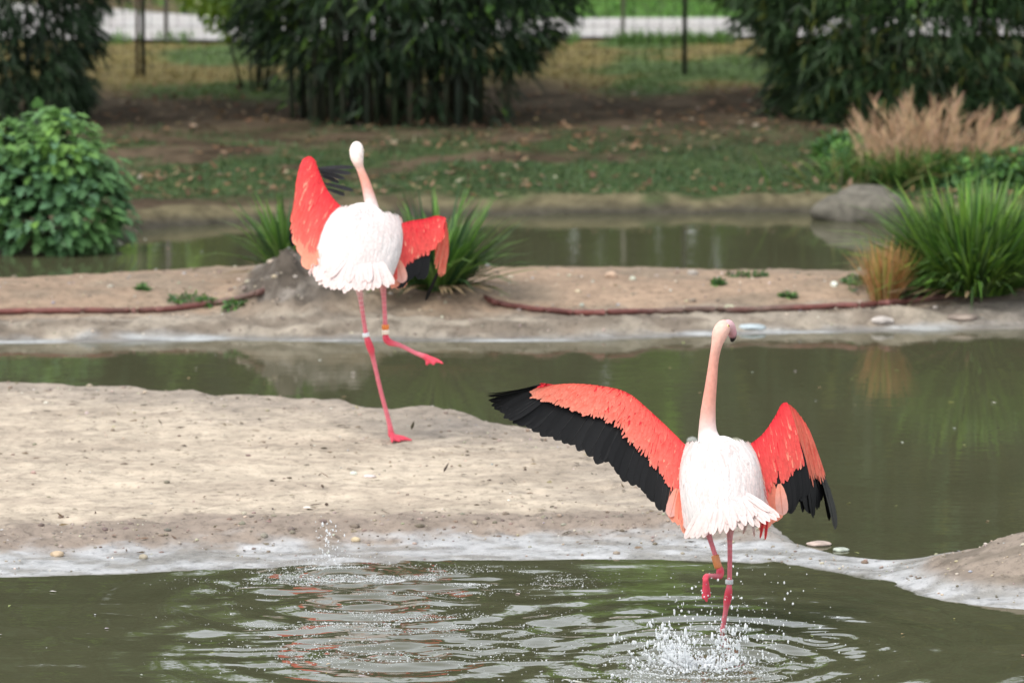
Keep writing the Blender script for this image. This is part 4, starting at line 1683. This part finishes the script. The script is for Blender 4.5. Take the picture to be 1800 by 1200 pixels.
def make_bird(spec):
    Y = spec['Y']
    root = thing('flamingo', spec['base'], spec['label'], 'flamingo', 'flamingos at the pond')
    parts, samples = [], []

    def add_limb(rows, cols, n=40, seg=14):
        p, r = limb(rows, Y, n, seg)
        parts.append(tube(p, np.maximum(r, .004), seg))
        cc = crom([list(c) for c in cols], n)
        for i in range(n):
            samples.append((p[i], np.clip(cc[i], .01, .9), max(r[i].mean(), .006)))
        return p, r
    tp, tr = add_limb(spec['torso'], spec['torso_col'], 60, 22)
    for lg in spec['legs']:
        add_limb(lg, spec['leg_col'], 40, 10)
    for ankle, toes in spec['feet']:
        a = W(ankle[0], ankle[1], Y + ankle[2])
        ts = [W(t[0], t[1], Y + t[2]) for t in toes]
        parts.extend(web_foot(a, ts))
        for t in ts:
            for k in np.linspace(0, 1, 6):
                samples.append((a * (1 - k) + t * k, LEGR, .02))
    me = remesh(parts, .0055, 'body')
    V = paint_body(me, samples)
    body = link('body', me, M_BODY, root)
    # back and flank plumage: soft strands over the trunk
    r = np.random.default_rng(spec['seed'])
    man = Wing(spec['mantle'], Y, spec['mantle_camber'])
    man.round = .92
    mb = MB()
    man.slab(mb, WHITE, vmax=1.0, th=.03, nu=30, nv=24)
    mantle_plumes(mb, man, 4200, spec['seed'], spec['pinkness'])
    mb.build('plumage', M_FEATHER, root, kind='stuff')
    # beak and eyes
    bk_ = spec['beak']
    p, rr = limb(bk_, Y, 16, 12)
    cc = crom([list(c) for c in spec['beak_col']], 16)
    Vb, Fb = tube(p, rr, 12)
    Cb = np.concatenate([np.repeat(np.clip(cc, .008, .9), 12, axis=0), cc[:1], cc[-1:]])
    MB().add(Vb, Fb, np.clip(Cb, .008, .9)).build('beak', M_BAND, root)
    for (ex, ey, ed) in spec['eyes']:
        Ve, Fe = stone_geo(1, 2, 0.0)
        c = W(ex, ey, Y + ed)
        eye = MB().add(Ve * .0075 + c, [Fe], (.75, .55, .25)).build('eye', M_BAND, root)
        pc = c + nrm(c - W(*spec['eye_ref'][:2], Y + spec['eye_ref'][2])) * .0045
        MB().add(Ve * .0042 + pc, [Fe], (.01, .01, .01)).build('pupil', M_BAND, eye)
    # leg bands
    for (a, b_, rad, col) in spec['bands']:
        A, B = W(a[0], a[1], Y + a[2]), W(b_[0], b_[1], Y + b_[2])
        P = np.array([A, A * .92 + B * .08, A * .5 + B * .5, A * .08 + B * .92, B])
        MB().add(*tube(P, np.array([rad * .9, rad, rad, rad, rad * .9]), 14), col).build('leg_band', M_BAND, root)
    # tail
    tl = spec['tail']
    b0 = W(tl['base'][0], tl['base'][1], Y + tl['base'][2])
    mb = MB()
    Vt, Ft = stone_geo(5, 3, .05)
    mb.add(Vt * np.array(tl['core']) + b0, [Ft], WHITE)
    tail = mb.build('tail', M_FEATHER, root)
    tips = crom([W(a, b_, Y + c) for a, b_, c in tl['tips']], tl['n'])
    for layer in range(2):
        for i in range(tl['n']):
            t = tips[i] * (1 - .18 * layer) + b0 * (.18 * layer)
            k = i / (tl['n'] - 1)
            rt = np.array([0, -.55, .8])
            bs = b0 + (np.array([(k - .5) * 1.1 * tl['core'][0], 0, .012 * layer])) + rt * .004 * layer
            tt = t + rt * (.010 * layer + .004 * (i % 2)) + r.normal(size=3) * .006
            pkc = WHITE * (1 - tl['pink']) + PINK * tl['pink']
            feather_obj('tail_feather', bs, tt, rt, tl['w'] * r.uniform(.85, 1.15), WHITE, pkc * r.uniform(.94, 1.04), M_FEATHER, tail, .05)
    # wings
    for wsp in spec['wings']:
        arm = Wing(wsp['arm'], Y, wsp.get('camber', .05))
        mb = MB()
        arm.slab(mb, RED)
        hand = None
        if 'hand' in wsp:
            hand = Wing(wsp['hand'], Y, wsp.get('camber', .05) * .6)
            hand.slab(mb, ORG, th=.008)
        wing = mb.build('wing', M_FEATHER, root)
        mbc = MB()
        coverts(mbc, arm, wsp['rows'], wsp['colf'], wsp['seed'])
        if hand is not None:
            coverts(mbc, hand, wsp['hrows'], wsp['hcolf'], wsp['seed'] + 1, .0022)
        mbc.build('covert_feathers', M_FEATHER, wing, kind='stuff')
        for kw in wsp['flights']:
            kw = dict(kw)
            flights({'arm': arm, 'hand': hand}[kw.pop('on')], parent=wing, **kw)
        for (a, b_, wd, c0, c1, nm, mt) in wsp.get('extra', []):
            feather_obj(nm, W(a[0], a[1], Y + a[2]), W(b_[0], b_[1], Y + b_[2]), (0.0, -1, .25), wd, c0, c1, mt, wing, .05)
    return root


def c_red(tipmix):
    def f(u, vf, r, n):
        t = np.clip(vf * tipmix[0] + (u * tipmix[1] if len(tipmix) > 1 else 0), 0, 1)
        base = mix(np.tile(RED, (n, 1)), np.tile(ORG, (n, 1)), np.broadcast_to(t, (n,)))
        tip = mix(np.tile(REDL, (n, 1)), np.tile(SAL, (n, 1)), np.broadcast_to(np.clip(t * 1.0, 0, 1), (n,)))
        pale = (r.uniform(size=n) < .06)[:, None]
        tip = np.where(pale, SAL, tip)
        k = 1 + .055 * r.normal(size=(n, 1))
        return np.clip(base * k, 0, .88), np.clip(tip * k, 0, .88)
    return f


def c_org(u, vf, r, n):
    t = np.clip(.25 + .5 * vf + .2 * r.normal(size=n), 0, 1)
    k = 1 + .08 * r.normal(size=(n, 1))
    return np.clip(mix(np.tile(REDL, (n, 1)), np.tile(ORG, (n, 1)), t) * k, 0, .88), np.clip(mix(np.tile(ORG, (n, 1)), np.tile(SAL, (n, 1)), t) * k, 0, .88)


def f_black(u, r):
    k = r.uniform(.7, 1.4)
    return BLACK * k, BLACK * k * 1.2


def f_tert(u, r):
    return ORG * .98, SAL * r.uniform(.95, 1.04)


def f_pink(u, r):
    return SAL, PINK


# ---- the bird on the water
YN = 24.80
near_spec = dict(
    Y=YN, base=G(1272, 1112), seed=11, pinkness=.75, mantle_camber=.13,
    mantle=[(1203, 786, .15, 1201, 916, -.08, 1), (1210, 780, .12, 1210, 926, -.16, 1), (1231, 776, .07, 1238, 928, -.28, 1), (1262, 774, .05, 1275, 924, -.35, 1), (1295, 775, .07, 1314, 916, -.28, 1), (1314, 778, .12, 1337, 904, -.15, 1), (1321, 784, .15, 1344, 884, -.06, 1)],
    label='nearer flamingo running over the pond, one long wing spread wide to black tips',
    torso=[(1281, 906, -.22, .030, .022), (1279, 897, -.19, .085, .045), (1276, 880, -.10, .120, .075), (1271, 848, .02, .140, .100), (1266, 820, .11, .132, .105), (1260, 800, .18, .105, .095),
           (1251, 785, .22, .064, .066), (1244, 760, .235, .040, .042), (1245, 720, .225, .031, .033), (1250, 675, .215, .0245, .0265), (1255, 632, .21, .0205, .023),
           (1260, 606, .205, .0235, .027), (1265, 588, .215, .0325, .037), (1271, 576, .235, .0315, .034), (1277, 571, .265, .019, .021)],
    torso_col=[WHITE, WHITE, WHITE, WHITE, WHITE, WHITE, WHITE, (.72, .46, .40), (.67, .31, .24), (.66, .29, .225), (.67, .32, .25), (.69, .38, .31), (.71, .42, .34), (.71, .42, .36), (.66, .34, .32)],
    legs=[[(1240, 915, -.12, .030, .03), (1246, 940, -.12, .0135, .0135), (1255, 968, -.13, .0110, .0110), (1263, 992, -.14, .0125, .0125), (1266, 1003, -.14, .0175, .018), (1264, 1012, -.17, .0160, .016), (1254, 1012, -.26, .0115, .0115), (1243, 1012, -.36, .0120, .012), (1240, 1016, -.385, .0150, .015)],
          [(1284, 915, -.06, .032, .03), (1283, 940, -.06, .0140, .014), (1283, 985, -.06, .0110, .0110), (1282, 1025, -.06, .0115, .0115), (1281, 1038, -.055, .0160, .0165), (1279, 1052, -.045, .0175, .018), (1276, 1070, -.035, .0120, .0120), (1271, 1100, -.01, .0105, .0105), (1266, 1130, .02, .0105, .0105)]],
    leg_col=[PINK, LEG, LEG, LEG, LEGR, LEGR, LEG, LEG, LEGR],
    feet=[((1240, 1016, -.385), ((1236, 1052, -.36), (1242, 1058, -.365), (1248, 1050, -.35)))],
    beak=[(1273, 574, .225, .022, .024), (1281, 573, .275, .0235, .027), (1286, 583, .315, .021, .024), (1288, 593, .33, .015, .018), (1286, 600, .325, .006, .008)],
    beak_col=[(.70, .42, .42), (.66, .36, .40), (.60, .30, .34), (.02, .015, .015), (.015, .012, .012)],
    eyes=[(1279.5, 573, .215), (1262.5, 573.5, .262)], eye_ref=(1271, 577, .235),
    bands=[((1256.5, 975, -.132), (1263, 998, -.14), .0165, (.55, .20, .07)), ((1282, 1018, -.06), (1281.8, 1026, -.06), .0165, (.55, .56, .57))],
    tail=dict(base=(1276, 866, -.175), core=(.070, .04, .02), n=23, w=.0165, pink=.35,
              tips=[(1203, 948, -.28), (1215, 946, -.34), (1236, 942, -.39), (1258, 940, -.42), (1282, 935, -.44), (1308, 927, -.43), (1340, 921, -.40), (1374, 911, -.35)]),
    wings=[
        dict(seed=31, camber=.055,
             arm=[(1216, 800, .10, 1196, 915, -.10, .74), (1208, 786, .12, 1184, 912, -.08, .72), (1183, 760, .16, 1163, 893, -.04, .66), (1145, 724, .20, 1105, 843, .02, .60), (1103, 690, .22, 1046, 804, .06, .52),
                  (1057, 678, .22, 985, 776, .09, .50), (1010, 674, .20, 925, 749, .10, .49), (975, 676, .18, 878, 722, .10, .42), (957, 679, .16, 858, 691, .10, .16)],
             rows=[(.74, 46, .30, .0135), (.60, 54, .26, .0125), (.46, 60, .24, .0115), (.33, 66, .22, .0105), (.20, 74, .20, .0095), (.09, 80, .18, .0085), (-.01, 84, .15, .0075)],
             colf=c_red((.30, .85)),
             flights=[dict(on='arm', n=26, u0=.16, u1=.80, colf=f_black, mat=M_FLIGHT, seed=5, wmul=.95), dict(on='arm', n=11, u0=.82, u1=1.0, colf=f_black, mat=M_FLIGHT, seed=6, wmul=1.0, start=.35),
                      dict(on='arm', n=6, u0=.02, u1=.16, colf=f_tert, mat=M_FEATHER, seed=7, wmul=1.6, name='tertial_feather', vend=1.05)],
             extra=[((1190, 858, -.02), (1178, 908, -.08), .026, SAL, PINK, 'tertial_feather', M_FEATHER), ((1198, 865, -.04), (1204, 938, -.12), .018, ORG, SAL, 'tertial_feather', M_FEATHER),
                    ((1196, 860, -.03), (1192, 922, -.10), .018, ORG, SAL, 'tertial_feather', M_FEATHER)]),
        dict(seed=41, camber=.06,
             arm=[(1308, 790, .10, 1338, 940, -.10, .70), (1316, 782, .12, 1345, 930, -.08, .70), (1341, 762, .16, 1366, 914, -.02, .62), (1362, 732, .20, 1390, 905, .02, .66), (1374, 710, .23, 1404, 884, .06, .66), (1383, 707, .24, 1420, 862, .10, .70)],
             hand=[(1381, 707, .25, 1408, 897, .16, .62), (1392, 714, .28, 1424, 890, .20, .70), (1404, 727, .31, 1440, 888, .24, .72), (1421, 753, .34, 1452, 892, .27, .66), (1433, 788, .36, 1464, 900, .29, .42)],
             rows=[(.78, 22, .28, .0145), (.62, 26, .26, .0130), (.48, 30, .24, .0115), (.34, 34, .22, .0105), (.21, 36, .20, .0095), (.09, 38, .18, .0085), (-.01, 40, .15, .0075)],
             hrows=[(.66, 10, .36, .0115), (.44, 12, .34, .0105), (.22, 14, .30, .009), (.0, 14, .28, .008)],
             colf=c_red((.30, .0)), hcolf=c_org,
             flights=[dict(on='arm', n=10, u0=.42, u1=1.0, colf=f_black, mat=M_FLIGHT, seed=8, wmul=1.3), dict(on='hand', n=14, u0=.0, u1=1.0, colf=f_black, mat=M_FLIGHT, seed=9, wmul=.8, jit=.10),
                      dict(on='arm', n=6, u0=.0, u1=.40, colf=f_tert, mat=M_FEATHER, seed=10, wmul=1.3, name='tertial_feather')],
             extra=[((1370, 850, -.05), (1376, 905, -.06), .026, SAL, PINK, 'tertial_feather', M_FEATHER), ((1345, 900, -.06), (1336, 946, -.10), .0055, RED, REDL, 'plume', M_FEATHER),
                    ((1350, 900, -.06), (1345, 948, -.10), .006, RED, REDL, 'plume', M_FEATHER), ((1318, 905, -.10), (1306, 938, -.14), .006, WHITE, PINK, 'plume', M_FEATHER), ((1322, 905, -.10), (1326, 943, -.14), .005, WHITE, PINK, 'plume', M_FEATHER)]),
    ])
make_bird(near_spec)

# ---- the bird on the sand
pf = G(692, 776, .062)
YF = float(pf[1])
pf[2] = zsand(pf[0], pf[1])
far_spec = dict(
    Y=YF, base=pf, seed=12, pinkness=.60, mantle_camber=.15,
    mantle=[(584, 374, .16, 549, 470, -.05, 1), (594, 366, .14, 557, 486, -.13, 1), (614, 363, .09, 585, 502, -.28, 1), (647, 370, .07, 628, 504, -.34, 1), (682, 375, .09, 672, 496, -.27, 1), (699, 380, .14, 688, 486, -.13, 1), (706, 388, .16, 692, 466, -.05, 1)],
    label='flamingo balancing on one leg on the sandbank, wings half folded',
    torso=[(628, 484, -.24, .035, .025), (628, 474, -.21, .120, .05), (628, 455, -.12, .150, .09), (630, 432, .0, .180, .12), (636, 406, .11, .170, .12), (643, 390, .19, .120, .105),
           (651, 380, .24, .066, .068), (654, 368, .25, .036, .040), (649, 345, .25, .0285, .031), (642, 320, .245, .0235, .026), (633, 296, .24, .0195, .022),
           (629, 284, .24, .028, .031), (627, 272, .25, .0345, .041), (627, 262, .27, .033, .040), (627, 257, .31, .018, .020)],
    torso_col=[WHITE, WHITE, WHITE, WHITE, WHITE, WHITE, WHITE, (.70, .26, .18), (.70, .22, .145), (.70, .25, .17), (.73, .36, .28), (.78, .58, .51), (.80, .70, .65), (.80, .70, .65), (.78, .58, .53)],
    legs=[[(628, 490, -.12, .034, .03), (633, 518, -.12, .0150, .015), (638, 553, -.11, .0115, .0115), (643, 585, -.10, .0120, .012), (647, 600, -.09, .0175, .018), (652, 614, -.085, .0185, .019), (656, 630, -.07, .0125, .0125), (670, 690, -.04, .0115, .0115), (684, 742, -.01, .0130, .013), (688, 766, 0, .0175, .0175)],
          [(672, 485, -.02, .034, .03), (674, 512, -.02, .0150, .015), (676, 545, -.02, .0120, .012), (677.5, 583, -.02, .0125, .0125), (679, 595, -.03, .0185, .019), (686, 602, -.06, .0170, .017), (704, 607, -.09, .0120, .012), (730, 620, -.13, .0115, .0115), (746, 626, -.15, .0150, .015), (752, 629, -.155, .0165, .0165)]],
    leg_col=[PINK, LEG, LEG, LEG, LEGR, LEGR, LEG, LEG, LEG, LEGR],
    feet=[((689, 766, 0), ((689, 777, -.10), (703, 776, -.07), (724, 774, -.03))), ((751, 628, -.155), ((750, 643, -.16), (763, 642, -.19), (779, 639, -.20)))],
    beak=[(627, 262, .29, .020, .022), (627, 262, .34, .022, .026), (627, 272, .39, .020, .023), (627, 283, .40, .014, .017), (627, 290, .395, .006, .008)],
    beak_col=[(.70, .42, .42), (.66, .36, .40), (.60, .30, .34), (.02, .015, .015), (.015, .012, .012)],
    eyes=[(616.5, 264, .275), (637.5, 264, .275)], eye_ref=(627, 266, .27),
    bands=[((642.3, 585, -.10), (644, 592, -.10), .0175, (.70, .72, .74)), ((677.3, 570, -.02), (677.6, 579, -.02), .0180, (.70, .20, .04)), ((677.6, 579.5, -.02), (678, 588, -.022), .0180, (.78, .68, .55))],
    tail=dict(base=(631, 446, -.175), core=(.095, .04, .02), n=21, w=.021, pink=.30,
              tips=[(557, 489, -.30), (563, 500, -.34), (578, 507, -.38), (600, 512, -.41), (625, 514, -.42), (650, 510, -.41), (672, 507, -.38), (697, 500, -.33)]),
    wings=[
        dict(seed=51, camber=.07,
             arm=[(612, 376, .10, 566, 452, -.12, .80), (603, 366, .12, 554, 470, -.08, .82), (586, 349, .18, 540, 462, -.02, .86), (572, 328, .24, 526, 444, .04, .90), (560, 300, .30, 516, 418, .10, .95), (553, 281, .34, 513, 396, .14, .97), (543, 275, .35, 512, 385, .16, .98), (533, 280, .35, 513, 376, .17, .98)],
             rows=[(.80, 22, .26, .0185), (.66, 26, .25, .0165), (.52, 28, .23, .015), (.39, 30, .21, .0135), (.26, 32, .19, .012), (.14, 34, .17, .0105), (.04, 36, .15, .0095), (-.02, 36, .12, .0085)],
             colf=c_red((.50, -.05)),
             flights=[dict(on='arm', n=9, u0=.02, u1=.50, colf=f_tert, mat=M_FEATHER, seed=12, wmul=1.2, name='tertial_feather', jit=.04)],
             extra=[((519, 378, .20), (511, 426, .16), .012, BLACK, BLACK, 'flight_feather', M_FLIGHT), ((521, 388, .18), (514, 434, .14), .012, BLACK, BLACK, 'flight_feather', M_FLIGHT), ((556, 296, .34), (622, 294, .42), .010, (.03, .03, .035), (.05, .05, .055), 'flight_feather', M_FLIGHT), ((556, 299, .345), (617, 305, .44), .011, (.03, .03, .035), (.05, .05, .055), 'flight_feather', M_FLIGHT),  # grey ones: black feathers with sky gloss put into their colour
                    ((558, 303, .35), (606, 314, .46), .011, (.03, .03, .035), (.05, .05, .055), 'flight_feather', M_FLIGHT), ((562, 308, .36), (596, 321, .47), .010, (.03, .03, .035), (.05, .05, .055), 'flight_feather', M_FLIGHT),
                    ((568, 322, .36), (621, 335, .46), .010, (.03, .03, .035), (.05, .05, .055), 'flight_feather', M_FLIGHT), ((574, 332, .36), (606, 343, .47), .010, (.03, .03, .035), (.05, .05, .055), 'flight_feather', M_FLIGHT)]),
        dict(seed=61, camber=.07,
             arm=[(696, 402, .06, 686, 500, -.14, .80), (704, 394, .08, 694, 507, -.12, .80), (722, 388, .12, 713, 500, -.06, .68), (748, 384, .17, 742, 490, 0, .60), (768, 379, .22, 764, 458, .05, .72), (782, 382, .25, 781, 418, .09, .96)],
             hand=[(772, 392, .22, 762, 466, .18, .95), (779, 386, .25, 767, 476, .20, .98), (785, 392, .28, 775, 486, .22, .98), (787, 410, .30, 783, 478, .23, .98)],
             rows=[(.80, 22, .26, .0185), (.66, 26, .25, .0165), (.52, 28, .23, .015), (.39, 30, .21, .0135), (.26, 32, .19, .012), (.14, 34, .17, .0105), (.02, 36, .15, .0095)],
             hrows=[(.72, 8, .28, .010), (.5, 9, .28, .010), (.28, 10, .28, .010), (.05, 10, .28, .009)],
             colf=c_red((.26, .0)), hcolf=c_org,
             flights=[dict(on='arm', n=6, u0=.26, u1=.62, colf=f_black, mat=M_FLIGHT, seed=14, wmul=1.1, vend=.98), dict(on='arm', n=6, u0=.0, u1=.34, colf=f_tert, mat=M_FEATHER, seed=15, wmul=1.3, name='tertial_feather')],
             extra=[((698, 455, -.06), (708, 497, -.10), .030, SAL, PINK, 'tertial_feather', M_FEATHER), ((774, 470, .22), (748, 528, .24), .009, BLACK, BLACK, 'flight_feather', M_FLIGHT)]),
    ])
make_bird(far_spec)


# ------------------------------------------------------------------ splashes
def splash():
    global rng
    rng = np.random.default_rng(901)
    bm = bmesh.new()
    bmesh.ops.create_icosphere(bm, subdivisions=1, radius=1)
    SV = np.array([v.co[:] for v in bm.verts])
    SF = np.array([[v.index for v in f.verts] for f in bm.faces])
    bm.free()

    def drops(mb, P, r, stretch):
        K = len(SV)
        N = len(P)
        st = np.stack([np.ones(N), np.ones(N), stretch], 1)
        V = P[:, None] + SV[None] * (r[:, None] * st)[:, None, :]
        off = (np.arange(N) * K)[:, None, None]
        mb.add(V.reshape(-1, 3), [(SF[None] + off).reshape(-1, 3)], (.9, .9, .9))
    c = G(1222, 1170)
    mb = MB()
    # fine spray flying off
    n = 520
    a = rng.uniform(0, 6.28, n)
    rr = np.abs(rng.normal(size=n)) * .22
    P = np.stack([c[0] + np.cos(a) * rr + .05 + .12 * np.abs(rng.normal(size=n)), c[1] + np.sin(a) * rr * 1.2, np.abs(rng.normal(size=n)) * .16 + .01], 1)
    drops(mb, P, np.clip(rng.lognormal(math.log(.0019), .45, n), .0009, .005), rng.uniform(.9, 1.9, n))
    # jets thrown up by the foot: drops strung along several leaning arcs
    for k in range(13):
        n = int(rng.uniform(40, 120))
        t = rng.uniform(0, 1, n) ** 1.5
        top = rng.uniform(.04, .19) if k else .27
        lx, ly = rng.normal() * .10, rng.normal() * .10
        ox, oy = rng.normal() * .075, rng.normal() * .075
        sp = .008 + .035 * t
        P = np.stack([c[0] + ox + lx * t + sp * rng.normal(size=n), c[1] + oy + ly * t + sp * rng.normal(size=n), top * (1.6 * t - .6 * t * t) + .012 * np.abs(rng.normal(size=n))], 1)
        drops(mb, P, np.clip(rng.lognormal(math.log(.0023), .5, n), .0009, .007), rng.uniform(1.0, 3.4, n))
    n = 700
    P = np.stack([c[0] + .11 * rng.normal(size=n), c[1] + .12 * rng.normal(size=n), np.abs(rng.normal(size=n)) * .018], 1)
    drops(mb, P, np.clip(rng.lognormal(math.log(.0027), .5, n), .0009, .008), rng.uniform(.6, 1.6, n))
    # ragged crown of water fingers
    for k in range(22):
        a = rng.uniform(0, 6.28)
        r0 = rng.uniform(.01, .16)
        hh = rng.uniform(.02, .08) * (1.2 - r0 * 3)
        b0 = np.array([c[0] + math.cos(a) * r0, c[1] + math.sin(a) * r0, -.02])
        b1 = b0 + np.array([math.cos(a) * .03 + rng.normal() * .015, math.sin(a) * .03, hh * .6])
        b2 = b1 + np.array([math.cos(a) * .04 + rng.normal() * .02, math.sin(a) * .04, hh * .4])
        mb.add(*tube(crom([b0, b1, b2], 9), np.linspace(.010, .002, 9) * rng.uniform(.6, 1.2) * (1 + .35 * rng.normal(size=9)).clip(.5, 1.7), 6), (.9, .9, .9))
    mb.build('splash', M_DROP, kind='stuff')
    # foam and bubbles left on the surface by the run-up
    mb = MB()
    for (px, py, n, sx, sy, rad) in ((700, 1020, 11000, .34, .16, .0013), (680, 1095, 7000, .30, .22, .0013), (650, 1150, 1500, .36, .2, .0017), (1205, 1180, 2600, .24, .17, .002), (1000, 1150, 300, .4, .2, .0016), (575, 996, 700, .12, .10, .0016)):
        q = G(px, py)
        P = np.stack([q[0] + rng.normal(size=n) * sx, q[1] + rng.normal(size=n) * sy, np.full(n, .003)], 1)
        P = P[fbm(P[:, 0] * 5, P[:, 1] * 9, 4, 97) > .50]
        n = len(P)
        z, dn, df, ins, m, wob = sand_height(P[:, 0], P[:, 1])
        P[:, 2] = np.where(ins, np.maximum(z, 0) + .001, water_height(P[:, 0], P[:, 1]) + .0005)
        drops(mb, P, np.clip(rng.lognormal(math.log(rad), .5, n), .0008, .005), rng.uniform(.4, .8, n))
    n = 80
    q = G(577, 985)
    h = rng.uniform(0, 1, n) ** 1.4 * .17
    P = np.stack([q[0] + rng.normal(size=n) * .026, q[1] + .1 * rng.normal(size=n), h + .01], 1)
    drops(mb, P, np.clip(rng.lognormal(math.log(.0026), .4, n), .0012, .006), rng.uniform(1, 2, n))
    mb.build('foam', M_DROP, kind='stuff')


splash()
